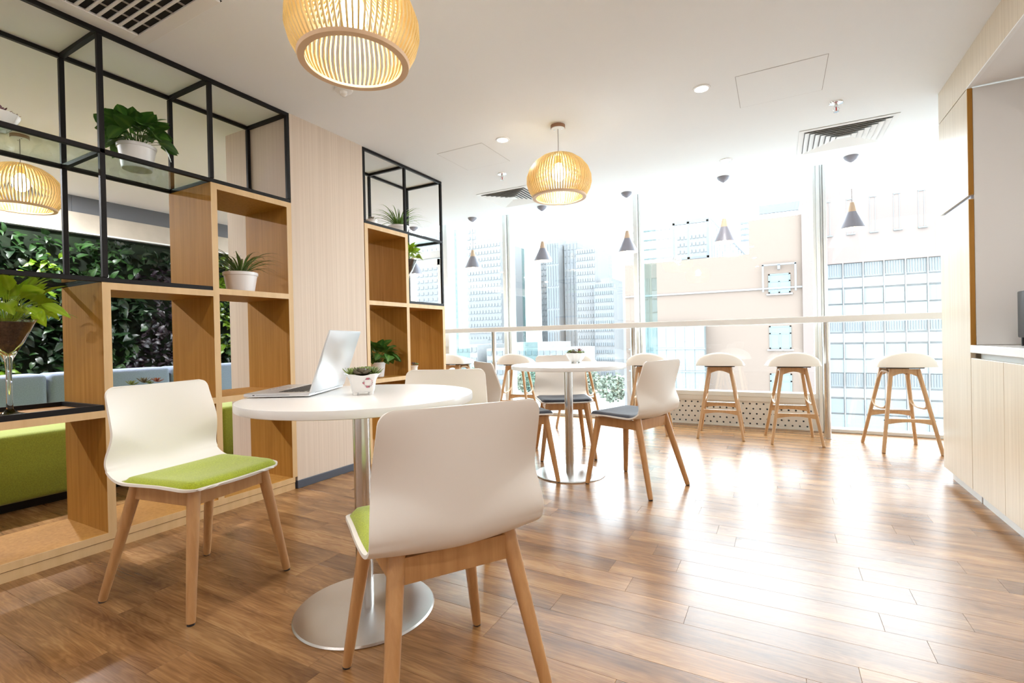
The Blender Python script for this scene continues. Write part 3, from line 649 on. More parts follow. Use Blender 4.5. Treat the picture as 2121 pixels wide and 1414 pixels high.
def chair_meshes():
    NU = 28; us = [math.sin(PI/2*(-1+2*i/NU))*.35+(-1+2*i/NU)*.65 for i in range(NU+1)]
    ss = [0,.002,.006,.012,.022,.036,.055,.075,.1]+[.1+.84*i/60 for i in range(1,60)]+[.94,.955,.97,.98,.988,.994,.998,1]
    g = sgrid(us, ss); th = .0045; vs = []; n = NU+1; m = len(ss)
    nrm = []
    for i in range(m):
        for j in range(n):
            a = g[min(i+1,m-1)][j]-g[max(i-1,0)][j]; c = g[i][min(j+1,n-1)]-g[i][max(j-1,0)]
            q = a.cross(c); q = q.normalized() if q.length > 1e-9 else Vector((0,0,1)); nrm.append(q)
    sgn = -1 if nrm[(m//4)*n+n//2].z > 0 else 1      # point downwards/outwards
    for sd in (-1, 1):
        for i in range(m):
            for j in range(n): vs.append(g[i][j]+nrm[i*n+j]*sgn*th*sd)
    fs = []; o = m*n
    for i in range(m-1):
        for j in range(n-1):
            a, b_, c, d = i*n+j, i*n+j+1, (i+1)*n+j+1, (i+1)*n+j
            fs += [(a,b_,c,d), (o+d,o+c,o+b_,o+a)]
    for i in range(m-1): fs += [(i*n,(i+1)*n,o+(i+1)*n,o+i*n), (i*n+n-1,o+i*n+n-1,o+(i+1)*n+n-1,(i+1)*n+n-1)]
    for j in range(n-1): fs += [(j,o+j,o+j+1,j+1), ((m-1)*n+j,(m-1)*n+j+1,o+(m-1)*n+j+1,o+(m-1)*n+j)]
    shell = MB().add(vs, fs).mesh('shell', M['shell'], 50)
    # pad : follows the seat
    NP = 22; MPd = 26; vs = []; up = -sgn
    def padp(i, j, lift):
        v = -1+2*j/NP; q = i/MPd
        u = v*.945; tt = surf(u, 0)[2]
        s = (.012+q*(.352+.030*(1-v*v)-.012))/tt
        p = surf(u, s)[0]; e = 1e-3
        a = surf(u, s+e)[0]-surf(u, s-e if s > e else s)[0]; c = surf(min(1,u+e), s)[0]-surf(u-e, s)[0]
        nn = a.cross(c); nn = nn.normalized()*(1 if nn.z*0+a.cross(c).z > 0 else -1) if nn.length > 1e-12 else Vector((0,0,1))
        return p+nn*(th+lift)
    def fall(i, j):
        q = min(i, MPd-i)/MPd*2*1.0; r = min(j, NP-j)/NP*2
        def ed(t): t = min(1, t/.16); return math.sqrt(max(0, 1-(1-t)**2))
        return .017*ed(q*.9)*ed(r)
    for i in range(MPd+1):
        for j in range(NP+1): vs.append(padp(i, j, .001+fall(i, j)))
    for i in range(MPd+1):
        for j in range(NP+1): vs.append(padp(i, j, -.001))
    n2 = NP+1; o = (MPd+1)*n2; fs = []
    for i in range(MPd):
        for j in range(NP):
            a, b_, c, d = i*n2+j, i*n2+j+1, (i+1)*n2+j+1, (i+1)*n2+j; fs += [(a,b_,c,d),(o+d,o+c,o+b_,o+a)]
    for i in range(MPd): fs += [(i*n2,(i+1)*n2,o+(i+1)*n2,o+i*n2),(i*n2+NP,o+i*n2+NP,o+(i+1)*n2+NP,(i+1)*n2+NP)]
    for j in range(NP): fs += [(j,o+j,o+j+1,j+1),(MPd*n2+j,MPd*n2+j+1,o+MPd*n2+j+1,o+MPd*n2+j)]
    pads = [MB().add(vs, fs).mesh('seat_pad', M[c], 60) for c in ('green','navy')]
    # legs
    legs = []
    for (fx, fy, tx, ty, tz) in ((.238,.213,.182,.150,.440),(.238,-.213,.182,-.150,.440),(-.240,.213,-.118,.150,.456),(-.240,-.213,-.118,-.150,.456)):
        pts = []; rr = []
        for q in (0,.004,.03,.25,.5,.75,.93,1):
            pts.append((fx+(tx-fx)*q, fy+(ty-fy)*q, .005+q*(tz-.005))); rr.append({0:.0115,.004:.0135}.get(q, .0142+.0075*q))
        legs.append((MB().tube(pts, rr, 16, sq=.85).mesh('leg', M['beech'], 40), (fx, fy)))
    rails = []
    def rl(p, q, h0, h1, arch=.0):
        p = Vector(p); q = Vector(q); d = (q-p); nrm = Vector((-d.y, d.x, 0)).normalized()*.010; vs = []; N_ = 8
        for i in range(N_+1):
            t = i/N_; c = p+d*t; lo = h0+arch*math.sin(PI*t)
            for s_ in (-1, 1):
                vs.append((c.x+s_*nrm.x, c.y+s_*nrm.y, lo)); vs.append((c.x+s_*nrm.x, c.y+s_*nrm.y, h1))
        fs = []
        for i in range(N_):
            a, b_ = i*4, (i+1)*4; fs += [(a,a+1,b_+1,b_),(a+2,b_+2,b_+3,a+3),(a,b_,b_+2,a+2),(a+1,a+3,b_+3,b_+1)]
        fs += [(0,2,3,1),(N_*4,N_*4+1,N_*4+3,N_*4+2)]
        return MB().add(vs, fs).mesh('rail', M['beech'], 40)
    rails += [rl((.186,-.140,0),(.186,.140,0),.392,.440), rl((-.126,-.140,0),(-.126,.140,0),.388,.452), rl((-.118,.155,0),(.178,.155,0),.390,.444), rl((-.118,-.155,0),(.178,-.155,0),.390,.444)]
    foot = MB().lathe([(0,0),(.0125,0),(.0125,.006),(0,.006)], 16).mesh('glide', M['charcoal'])
    return shell, pads, legs, rails, foot
SHELL, PADS, LEGS, RAILS, GLIDE = chair_meshes()
def chair(x, y, deg, pad, label):
    t = thing('shell_chair', label, 'chair', (x, y, 0), math.radians(deg), 'white shell chairs with wooden legs')
    link('shell', SHELL, t); link('seat_pad', PADS[pad], t)
    for me, (fx, fy) in LEGS:
        lg = link('leg', me, t); link('glide', GLIDE, lg, (fx, fy, 0))
    for me in RAILS: link('rail', me, t)
    return t
chair(-2.07, 1.12, 8, 0, 'white shell chair with lime green pad facing the laptop table from the shelf side')
chair(-.83, 1.08, 147, 0, 'large white shell chair with lime green pad in the foreground, seen from behind')
chair(-1.43, 1.905, -60, 0, 'white shell chair behind the foreground table, only its backrest showing above the tabletop')
chair(-.824, 3.18, 160, 1, 'white shell chair with charcoal pad on the right of the far table')
chair(-1.62, 2.96, 50, 1, 'charcoal-pad shell chair left of the far table, half hidden by other chairs')
chair(-1.58, 3.78, -59, 1, 'white shell chair with charcoal pad behind the far table, facing the camera')

# ------------------------------------------------------------------ bar stools
def stool_meshes():
    R = {}
    # seat: saddle hump, higher at the room side (-y)
    NU, NV = 28, 22; vs = []; fs = []
    def P(a, b_, top):
        u = -1+2*a/NU; v = -1+2*b_/NV
        x = u*math.sqrt(1-v*v*(.42 if v > 0 else .12))*.218; y = v*math.sqrt(1-u*u/2.3)*.205
        e = max(0, 1-u*u); f = max(0, 1-v*v)
        hump = .112*(e**.58)*(.74-.36*v)*min(1, (f*6))**.5
        edge = min(1, min(e*5, f*4))**.5
        z = .676+(.008+hump)*edge if top else .672+.004*(1-edge)
        return (x, y, z+(.004 if not top else .0)-.0*v)
    for top in (True, False):
        for a in range(NU+1):
            for b_ in range(NV+1): vs.append(P(a, b_, top))
    n = NV+1; o = (NU+1)*n
    for a in range(NU):
        for b_ in range(NV):
            q = (a*n+b_, a*n+b_+1, (a+1)*n+b_+1, (a+1)*n+b_); fs += [q, tuple(o+i for i in q[::-1])]
    for a in range(NU): fs += [(a*n,(a+1)*n,o+(a+1)*n,o+a*n),(a*n+NV,o+a*n+NV,o+(a+1)*n+NV,(a+1)*n+NV)]
    for b_ in range(NV): fs += [(b_,o+b_,o+b_+1,b_+1),(NU*n+b_,NU*n+b_+1,o+NU*n+b_+1,o+NU*n+b_)]
    R['seat'] = MB().add(vs, fs).mesh('seat', M['leather'], 60)
    R['seat_plate'] = MB().rbox((-.13,-.11,.662),(.13,.11,.672),.003,1).mesh('seat_plate', M['charcoal'])
    legs = []
    for sx in (-1, 1):
        for sy in (-1, 1):
            pts = []; rr = []
            for q in (0,.01,.3,.46,.6,.8,1):
                pts.append((sx*(.195-.105*q), sy*(.208-.118*q), .002+.655*q)); rr.append(.0125+.0035*q)
            legs.append(MB().tube(pts, rr, 12, sq=.8).mesh('leg', M['stoolwood'], 40))
    R['legs'] = legs
    def lx(z): q = (z-.002)/.655; return .195-.105*q, .208-.118*q
    side = []
    for sx in (-1, 1):
        b = MB(); x, y = lx(.36)
        # web between the two legs of a side: bar that flares where it meets the legs, and a curved yoke under the seat
        pts = []; rr = []
        for i in range(13):
            t = -1+2*i/12; zz = .338+.050*abs(t)**4; q = lx(zz); pts.append((sx*q[0], t*q[1], zz)); rr.append(.0095+.006*abs(t)**5)
        b.tube(pts, rr, 10)
        pts = []; rr = []
        for i in range(15):
            t = -1+2*i/14; zz = .636-.085*abs(t)**5; q = lx(zz); pts.append((sx*q[0], t*q[1], zz)); rr.append(.013)
        b.tube(pts, rr, 10); side.append(b.mesh('side_brace', M['stoolwood'], 50))
    R['side'] = side
    def arch(z, y, th, hz, dip):
        q = lx(z); w = q[0]; n_ = 10; poly = [(-w, z), (w, z)]+[(w-2*w*i/n_, z-hz+dip*math.sin(PI*i/n_)) for i in range(n_+1)]
        return MB().prism(poly, y-th, y+th, 'y')
    ap = []
    for s_ in (-1, 1): q = lx(.62); ap.append(arch(.658, s_*(q[1]-.004), .009, .062, .030).mesh('apron', M['stoolwood'], 50))
    R['apron'] = ap
    q = lx(.25); R['rung_room'] = arch(.268, -q[1], .009, .045, .020).mesh('rung', M['stoolwood'], 50)
    R['rung_win'] = arch(.290, lx(.28)[1], .009, .045, .018).mesh('rung', M['stoolwood'], 50)
    R['plate'] = MB().rbox((-.135, lx(.28)[1]-.018, .2905),(.135, lx(.28)[1]+.018, .299),.003,1).mesh('foot_rest', M['steel'])
    scr = MB()
    for sx in (-1, 1):
        for z in (.64, .255): 
            a = lx(z); scr.tube([(sx*(a[0]+.012), -a[1], z),(sx*(a[0]+.018), -a[1], z)], .004, 8)
    R['screws'] = scr.mesh('screws', M['charcoal'])
    return R
SM = stool_meshes()
def stool(x, y, deg, label):
    t = thing('bar_stool', label, 'bar stool', (x, y, 0), math.radians(deg), 'white saddle bar stools at the window counter')
    link('seat', SM['seat'], t); link('seat_plate', SM['seat_plate'], t)
    for me in SM['legs']: link('leg', me, t)
    for me in SM['side']: link('side_brace', me, t)
    for me in SM['apron']: link('apron', me, t)
    link('rung', SM['rung_room'], t); r = link('rung', SM['rung_win'], t); link('foot_rest', SM['plate'], t); link('screws', SM['screws'], t)
stool(.868, 5.03, 12, 'white saddle-seat wooden bar stool nearest the pale oak cabinets')
stool(.105, 5.04, 8, 'white saddle-seat bar stool in front of the perforated panel, just left of the steel post')
stool(-.49, 5.055, 3, 'white saddle-seat bar stool in front of the perforated panel, next to the charcoal-pad chair')
stool(-1.16, 5.03, 4, 'white saddle-seat bar stool partly hidden behind the chair on the far table\'s right')
stool(-1.93, 5.05, 6, 'white saddle-seat bar stool mostly hidden behind the chair facing the camera')
stool(-2.68, 5.04, 10, 'white saddle-seat bar stool just left of the far round table')
stool(-3.52, 5.04, -4, 'white saddle-seat bar stool farthest left, beside the oak shelf')

# ------------------------------------------------------------------ laptop
lp = thing('laptop', 'open silver laptop on the foreground table, lid back towards the camera', 'laptop', (-1.556, 1.115+.0, .778), math.atan2(.11, .20))
# local: +x from front edge to hinge, +y along the hinge (away), origin at middle of near side edge
MB().rbox((-.118, .0, .003), (.115, .352, .017), .004, 2).build('base', M['laptop'], lp)
kb = MB()
for r in range(6):
    x0 = .100-r*.0185
    for c in range(15):
        y0 = .035+c*.0188
        kb.box((x0-.0155 if r else x0-.009, y0, .0172), (x0, y0+.0160, .0186))
kb.build('keyboard', M['keys'], lp)
MB().box((-.095, .125, .0170), (-.022, .225, .0174)).build('trackpad', mat('trackpad_glass', (.55,.56,.58), .25, metal=.4), lp)
b = MB().box((-.085, -.0006, .0085), (-.078, .001, .0115)).box((-.072, -.0006, .0095), (.045, .001, .0105)); b.build('side_ports', M['charcoal'], lp)
MB().tube([(.112,.05,.016),(.112,.302,.016)], .006, 10).build('hinge', M['keys'], lp)
TLT = math.radians(19)
mx = Matrix.Translation((.112, 0, .014)) @ Matrix.Rotation(TLT, 4, 'Y')
ld = MB().rbox((0, .0, .0), (.0075, .352, .236), .0035, 2, mx).build('lid', M['laptop'], lp)
MB().box((-.0006, .012, .018), (.0002, .340, .226), mx).build('screen', M['screen'], ld)

# ------------------------------------------------------------------ plants
def leaf_mesh(name, m, shape='heart', L=.08, Wd=.06, droop=.25, fold=.25):
    """leaf along +x from the origin, upper face +z; UV.x is 0 on the midrib and 1 on the edge"""
    prof = {'heart': [(0,0),(.06,.62),(.2,.98),(.38,1),(.6,.78),(.8,.44),(.93,.16),(1,0)],
            'oval': [(0,0),(.1,.45),(.28,.86),(.5,1),(.72,.82),(.9,.4),(1,0)],
            'lance': [(0,0),(.12,.5),(.35,1),(.6,.8),(.82,.42),(1,0)]}[shape]
    vs = []; fs = []; uv = []
    back = -.10 if shape == 'heart' else 0
    for i, (t, w) in enumerate(prof):
        x = t*L; z = -droop*L*t*t+.04*L*math.sin(3*t)
        bx_ = back*L*(1-t)**6*(1 if i == 1 else 0)
        hw = w*Wd/2
        vs += [(x+bx_*2, -hw, z+fold*hw), (x, 0, z), (x+bx_*2, hw, z+fold*hw)]
    n = len(prof)
    for i in range(n-1):
        a, c = i*3, (i+1)*3
        fs += [(a,a+1,c+1,c),(a+1,a+2,c+2,c+1)]
    me = bpy.data.meshes.new(name); me.from_pydata(vs, [], fs); 
    ul = me.uv_layers.new(name='UVMap')
    for p in me.polygons:
        p.use_smooth = True
        for li in p.loop_indices:
            vi = me.loops[li].vertex_index; ul.data[li].uv = (0 if vi % 3 == 1 else 1, vi/(3*n))
    me.materials.append(m); me.validate(); return me
def basis(loc, d, up=(0,0,1), roll=0, sc=1):
    x = Vector(d).normalized(); u = Vector(up); y = u.cross(x)
    if y.length < 1e-4: y = Vector((0,1,0))
    y.normalize(); z = x.cross(y); mt = Matrix(((x.x,y.x,z.x,loc[0]),(x.y,y.y,z.y,loc[1]),(x.z,y.z,z.z,loc[2]),(0,0,0,1)))
    return mt @ Matrix.Rotation(roll, 4, 'X') @ Matrix.Scale(sc, 4)
LF = dict(p=leaf_mesh('leaf', M['beltgreen'], 'heart', .088, .082, .35, .12), p2=leaf_mesh('leaf', M['beltgreen'], 'oval', .095, .072, .5, .1),
          l=leaf_mesh('leaf', M['lime'], 'heart', .100, .066, .25), l2=leaf_mesh('leaf', M['lime'], 'lance', .12, .058, .3))
def pothos(par, z0, n, R, Hh, kinds, seed, sc=1., trail=0, bias=None):
    rnd = random.Random(seed); st = MB()
    for i in range(n):
        a = i*2.39996+rnd.uniform(-.3,.3); q = (i+.5)/n                   # q: 0 centre/top .. 1 rim
        el = (1-q)*1.15+rnd.uniform(-.1,.15); rr = R*(.25+.75*math.sqrt(q))*rnd.uniform(.75,1.05); hz = Hh*(1-.75*q*q)*rnd.uniform(.7,1.05)
        ox, oy = (bias or (0,0)); tip = Vector((rr*.62*math.cos(a)+ox*q, rr*.62*math.sin(a)+oy*q, z0+hz*.8))
        base = Vector((.3*R*.3*math.cos(a), .3*R*.3*math.sin(a), z0-.01))
        mid = (base+tip)/2+Vector((0,0,.25*hz))
        st.tube([base, mid, tip], [.0018,.0015,.0012], 5, cap=False)
        a2 = a+rnd.uniform(-.7,.7); d = Vector((math.cos(a2)*(.4+.6*q), math.sin(a2)*(.4+.6*q), math.sin(el)*1.0-.55*q+rnd.uniform(-.35,.45)))
        link('leaf', LF[kinds[i % len(kinds)]], par, mx=basis(tip, d, roll=rnd.uniform(-.9,.9), sc=sc*rnd.uniform(.7,1.2)))
    st.build('stems', kinds and (M['lime'] if kinds[0][0] == 'l' else M['beltgreen']), par)
def blade_mesh(m, L, rise, width=.009):
    vs = []; fs = []; N_ = 9
    for i in range(N_+1):
        t = i/N_; a = rise-(rise+.45)*t**1.6
        if i == 0: x = z = 0
        else: x += L/N_*math.cos(a); z += L/N_*math.sin(a)
        w = width*(.55+.45*math.sin(PI*min(1, t*1.3)))*(1-t**3)/2+.0002
        vs += [(x,-w,z+w*.5),(x,0,z),(x,w,z+w*.5)]
    for i in range(N_): a, c = i*3, (i+1)*3; fs += [(a,a+1,c+1,c),(a+1,a+2,c+2,c+1)]
    me = bpy.data.meshes.new('blade'); me.from_pydata(vs, [], fs); ul = me.uv_layers.new(name='UVMap')
    for p in me.polygons:
        p.use_smooth = True
        for li in p.loop_indices: ul.data[li].uv = (0 if me.loops[li].vertex_index % 3 == 1 else 1, 0)
    me.materials.append(m); return me
def spider(par, z0, n, m, L, seed, r0=.02):
    rnd = random.Random(seed); ms = [blade_mesh(m, L*k_, r_) for k_, r_ in ((1.0,1.25),(.9,1.0),(1.05,.8),(.75,1.45),(.95,.6))]
    for i in range(n):
        a = i*2.39996+rnd.uniform(-.2,.2)
        link('blade', ms[i % 5], par, mx=Matrix.Translation((r0*math.cos(a), r0*math.sin(a), z0)) @ Matrix.Rotation(a, 4, 'Z') @ Matrix.Rotation(rnd.uniform(-.25,.25), 4, 'X') @ Matrix.Scale(rnd.uniform(.8,1.1), 4))
def rosette(par, c, R, m, n=26, tilt=(0,0), pointy=False, seed=0):
    rnd = random.Random(seed); vs = []; fs = []; uvs = []
    prof = [(0,.25),(.3,.8),(.62,1),(.86,.62),(1,.05)] if not pointy else [(0,.3),(.3,.7),(.6,.55),(.85,.3),(1,.03)]
    for i in range(n):
        q = 1-i/n; a = i*2.39996; el = (1-q)*1.35+.18+rnd.uniform(-.08,.08); L = R*(.35+.65*q)
        mt = Matrix.Translation(c) @ Matrix.Rotation(tilt[0], 4, 'X') @ Matrix.Rotation(tilt[1], 4, 'Y') @ Matrix.Rotation(a, 4, 'Z') @ Matrix.Rotation(-el, 4, 'Y')
        w = L*(.42 if not pointy else .2); b0 = len(vs)
        for t, k_ in prof:
            x = t*L; z = .18*L*t*t
            for yy, zz, u_ in ((-w*k_,.10*w*k_+.02*L,1),(0,w*.35*k_,0),(w*k_,.10*w*k_+.02*L,1),(0,-w*.35*k_,1)):
                vs.append(mt @ Vector((x, yy, z+zz))); uvs.append(u_)
        for s_ in range(len(prof)-1):
            for j in range(4): fs.append((b0+s_*4+j, b0+s_*4+(j+1)%4, b0+(s_+1)*4+(j+1)%4, b0+(s_+1)*4+j))
        e = b0+(len(prof)-1)*4; fs.append((e,e+1,e+2,e+3))
    me = bpy.data.meshes.new('rosette'); me.from_pydata([tuple(v) for v in vs], [], fs); ul = me.uv_layers.new(name='UVMap')
    for p in me.polygons:
        p.use_smooth = True
        for li in p.loop_indices: ul.data[li].uv = (uvs[me.loops[li].vertex_index]*.35, 0)
    me.materials.append(m); return link('rosette', me, par)
def round_pot(par, rt, rb, h, mt, rimh=.018):
    MB().lathe([(0,0),(rb,0),(rb+.003,.003),(rt-.004,h-rimh),(rt+.001,h-rimh+.001),(rt+.002,h-.002),(rt,h),(rt-.006,h),(rt-.008,h-.02),(0,h-.02)], 40).build('pot', mt, par)
    MB().lathe([(0,h-.019),(rt-.008,h-.019),(rt-.010,h-.012),(0,h-.009)], 24).build('soil', M['soil'], par)
ZG = zm+.010
t = thing('potted_pothos', 'bushy dark green pothos in a white pot on the glass shelf of the black frame', 'plant', (-3.03, 1.37, ZG), .6)
round_pot(t, .088, .066, .128, M['potplastic']); pothos(t, .125, 58, .19, .15, ('p','p2'), 3, 1.0)
t = thing('potted_pothos', 'dark green pothos in a white pot on the oak shelf right of the pillar', 'plant', (-3.0, 3.10, .668), 0)
round_pot(t, .075, .055, .125, M['potplastic']); pothos(t, .12, 42, .17, .16, ('p','p2'), 5, .95, bias=(.02,.05))
t = thing('spider_plant', 'spider plant in a white pot in the upper cell of the left oak shelf', 'plant', (-2.975, 1.90, 1.296), .4)
round_pot(t, .098, .074, .125, M['potplastic'], .02); spider(t, .115, 80, M['spider'], .27, 9)
t = thing('spider_plant', 'spider plant in a white pot behind the black frame right of the pillar', 'plant', (-3.05, 3.47, ZG), .4)
round_pot(t, .095, .07, .10, M['potplastic'], .02); spider(t, .095, 76, M['spider2'], .30, 12)
def martini(loc, label, sc, seed, n, kinds):
    t = thing('vase_plant', label, 'plant', loc, 1.1)
    MB().lathe([(0,0),(.062,0),(.064,.003),(.03,.012),(.012,.03),(.0105,.08),(.010,.20),(.014,.245),(.03,.285),(.052,.325),(.078,.385),(.098,.432),
                (.095,.432),(.074,.386),(.048,.328),(.024,.288),(.004,.270),(.003,.10),(0,.09)], 40).build('glass_vase', M['vase'], t)
    MB().lathe([(0,.275),(.020,.290),(.045,.330),(.071,.388),(.086,.418),(0,.424)], 32).build('soil', M['soil'], t)
    pothos(t, .425, n, .245*sc, .17*sc, kinds, seed, sc)
martini((-3.03, .845, .672), 'lime green leafy plant in a tall stemmed glass vase on the black tray', 1.0, 21, 62, ('l','l2'))
martini((-3.0, 3.52, 1.296), 'lime green plant in a stemmed glass vase behind the oak shelf right of the pillar', .72, 22, 48, ('l','l'))
def fluted_bowl(par, r, h):
    MB().lathe([(0,.012),(r*.42,.010),(r*.50,.014),(r*.72,h*.42),(r*.95,h*.85),(r*1.0,h),(r*.95,h),(r*.86,h*.8),(0,h*.75)], 64, flute=(14,.022)).build('bowl', M['ceramic'], par, sharp=60)
    for i in range(3):
        a = 2*PI*i/3+.5; MB().lathe([(0,0),(.010,0),(.012,.006),(.013,.018),(0,.018)], 12, (r*.36*math.cos(a), r*.36*math.sin(a), 0)).build('foot', M['ceramic'], par)
    MB().lathe([(0,h*.78),(r*.86,h*.80),(r*.8,h*.9),(0,h*.95)], 24).build('soil', M['soil'], par)
t = thing('succulent_bowl', 'mixed succulents in a white fluted bowl on the far round table', 'plant', (-1.318, 3.405, .778), .3)
fluted_bowl(t, .078, .075)
for c, R, mm, pt, sd in (((.028,.0,.085),.042,'suc_r',True,1),((-.036,.012,.075),.036,'suc_g',False,2),((-.01,-.032,.075),.032,'suc_d',False,3),((.03,-.036,.075),.026,'suc_g',False,4),((-.02,.04,.085),.032,'suc_d',True,5),((.055,.02,.075),.022,'suc_g',True,6),((-.055,-.012,.072),.024,'suc_g',True,8)):
    rosette(t, c, R, M[mm], 24, pointy=pt, seed=sd)
t = thing('succulent_bowl', 'dark red succulents in a white bowl on the glass shelf at far left', 'plant', (-3.02, .815, ZG), .3)
fluted_bowl(t, .088, .085)
for c, R, mm, pt, sd in (((.0,.02,.095),.052,'suc_p',True,1),((.04,-.02,.09),.036,'suc_p',False,2),((-.03,-.03,.085),.036,'suc_g',False,3),((.035,.05,.085),.032,'suc_p',True,4),((-.04,.035,.085),.03,'suc_d',True,5)):
    rosette(t, c, R, M[mm], 30, pointy=pt, seed=sd)
def small_succ(loc, label, r, spec, h=.06):
    t = thing('potted_succulent', label, 'plant', loc, .5); round_pot(t, r, r*.78, h, M['ceramic'], .01)
    for c, R, mm, pt in spec: rosette(t, c, R, M[mm], 24, pointy=pt, seed=int(R*1e4))
small_succ((-3.10, 1.86, 1.902), 'low green succulents on top of the left oak shelf inside the black frame', .062, (((0,0,.05),.045,'suc_g',True),((.03,.05,.045),.036,'suc_d',True),((-.03,-.05,.045),.034,'suc_g',True),((.05,-.02,.04),.03,'suc_d',True)), .045)
small_succ((-2.97, 3.05, 1.902), 'small dusky succulent on top of the oak shelf right of the pillar', .05, (((0,0,.085),.045,'suc_d',True),((.02,.04,.080),.034,'suc_g',True),((.0,-.04,.080),.034,'suc_d',True)), .085)
small_succ((-2.99, 3.56, .668), 'small succulent in a white pot low in the right oak shelf', .045, (((0,0,.08),.04,'suc_p',True),((.02,.03,.075),.03,'suc_g',False),((.01,-.03,.075),.028,'suc_d',True)), .07)
small_succ((-3.02, 1.37, .668), 'reddish green succulents on the oak shelf just behind the left chair back', .075, (((0,0,.105),.05,'suc_d',True),((.03,.055,.105),.042,'suc_r',True),((-.02,-.06,.10),.042,'suc_g',True),((.045,-.02,.10),.03,'suc_g',True)), .09)
# floral pot with ears and feet
t = thing('floral_succulent_pot', 'white floral-print ceramic pot of succulents beside the laptop', 'plant', (-1.333, 1.306, .778), 0)
CD = math.atan2(-1.318, 1.312)            # towards the camera
b = MB(); n = 48; rings = [(.041,.011),(.044,.014),(.046,.030),(.050,.052),(.054,.066),(.057,.074),(.053,.074),(.048,.062),(.0,.060)]
vs = []
for r, z in rings:
    for j in range(n):
        th = 2*PI*j/n; sq_ = 1/max(abs(math.cos(th-CD)), abs(math.sin(th-CD)), .80)**.7; ear = max(0, math.cos(2*(th-CD)-PI))**14
        top = max(0, (z-.05)/.024); rr = r*(sq_*.93+.26*ear*top**2 if r else 0); vs.append((rr*math.cos(th), rr*math.sin(th), z+.008*ear*top-.003*top*math.cos(4*(th-CD))))
fs = [(i*n+j, i*n+(j+1)%n, (i+1)*n+(j+1)%n, (i+1)*n+j) for i in range(len(rings)-1) for j in range(n)]+[tuple(range(n))[::-1]]
b.add(vs, fs).build('pot', M['ceramic'], t, sharp=50)
for i in range(4):
    a = CD+PI/4+i*PI/2; MB().lathe([(0,0),(.008,0),(.0095,.003),(.010,.016),(0,.018)], 14, (.038*math.cos(a), .038*math.sin(a), 0)).build('foot', M['ceramic'], t)
fp = MB(); fg = MB(); dirv = Vector((math.cos(CD), math.sin(CD), 0)); sd_ = Vector((-dirv.y, dirv.x, 0))
for i in range(14):
    a = 2*PI*i/14; cx, cz = .017+.0150*math.cos(a), .045+.0145*math.sin(a); big = i in (3,4,10,11,7)
    rr = .0030 if big else .0017; q = math.sqrt(max(0, 1-(cx/.09)**2)); 
    rad = (.0425+(cz-.014)*.19)*.93; c = dirv*(rad*1.035-.0)+sd_*cx+Vector((0,0,cz)); c -= dirv*(.0)
    for k_ in range(5 if big else 2):
        p = c+sd_*rr*.8*math.cos(k_*1.26)+Vector((0,0,rr*.8*math.sin(k_*1.26)))
        (fp if (i+k_) % 3 else fg).tube([p-dirv*.006, p+dirv*.0012], rr*.55, 6)
fp.build('flower_print', M['pink'], t); fg.build('leaf_print', M['pgreen'], t)
MB().lathe([(0,.061),(.046,.062),(.044,.070),(0,.074)], 24).build('soil', M['soil'], t)
def off(a, c, z): p = dirv*c+sd_*a; return (p.x, p.y, z)
for c, R, mm, pt, sd in ((off(-.040,.012,.072),.046,'suc_g',True,1),(off(-.004,.020,.072),.044,'suc_d',False,2),(off(.038,.010,.072),.044,'suc_g',True,3),(off(-.02,-.028,.074),.042,'suc_g',True,4),(off(.02,-.028,.075),.042,'suc_g',False,5),(off(.006,-.006,.076),.040,'suc_g',False,6)):
    rosette(t, c, R, M[mm], 32, pointy=pt, seed=sd)

# ------------------------------------------------------------------ room behind the shelf: sofa and planted wall
for i, (y0, y1, lab) in enumerate(((-.95, -.13, 'nearest the camera, outside the view'), (-.125, .695, 'at the far left behind the shelf'), (.70, 1.52, 'behind the stemmed vase'), (1.525, 2.345, 'behind the left chair'), (2.35, 3.17, 'next to the striped pillar'))):
    t = thing('sofa_module', 'lime green sofa seat with grey back cushion '+lab, 'sofa', (0, 0, 0), 0, 'sofa modules along the planted wall')
    MB().box((-4.70, y0+.02, 0), (-4.04, y1-.02, .055)).build('plinth', M['black'], t)
    MB().rbox((-4.72, y0+.002, .055), (-3.975, y1-.002, .462), .035, 4).build('seat', M['sofagreen'], t)
    MB().rbox((-4.96, y0+.003, .055), (-4.70, y1-.003, .785), .035, 4).build('back_cushion', M['sofagrey'], t)
lw = thing('living_wall', 'dense planted green wall behind the grey sofa backs', 'planted wall', (-6.2, 0, 0))
MB().box((-.13, YB, 0), (-.02, 5.5, 2.12)).build('felt_backing', M['felt'], lw)
rnd = random.Random(5)
WL = {k_: [leaf_mesh('leaf', M[k_], s_, 1, w_, .3) for s_, w_ in (('oval',.5),('lance',.42),('heart',.62))] for k_ in ('wall_dark','wall_mid','wall_purple','wall_lime')}
tmp = {k_: [(me.vertices, me.polygons) for me in v] for k_, v in WL.items()}
leaves = []
def zone(y, z):
    n = math.sin(y*3.1+1.3*math.sin(z*4))+math.sin(z*5.2+y*1.7)
    if y > 3.38+.10*math.sin(z*9) and z > 1.0+.15*math.sin(y*8): return 'wall_lime' if rnd.random() < .85 else 'wall_mid'
    if 2.74+.12*math.sin(z*6) < y < 3.25 and z < 1.8+.1*math.sin(y*9): return 'wall_purple'
    if (abs(y-2.12+.2*math.sin(z*5)) < .16 and 1.45 < z < 1.9) or (y < 1.75 and z < .95): return 'wall_lime' if rnd.random() < .5 else 'wall_mid'
    if n > .8: return 'wall_mid'
    return 'wall_dark' if rnd.random() < .8 else 'wall_mid'
N_L = 3600
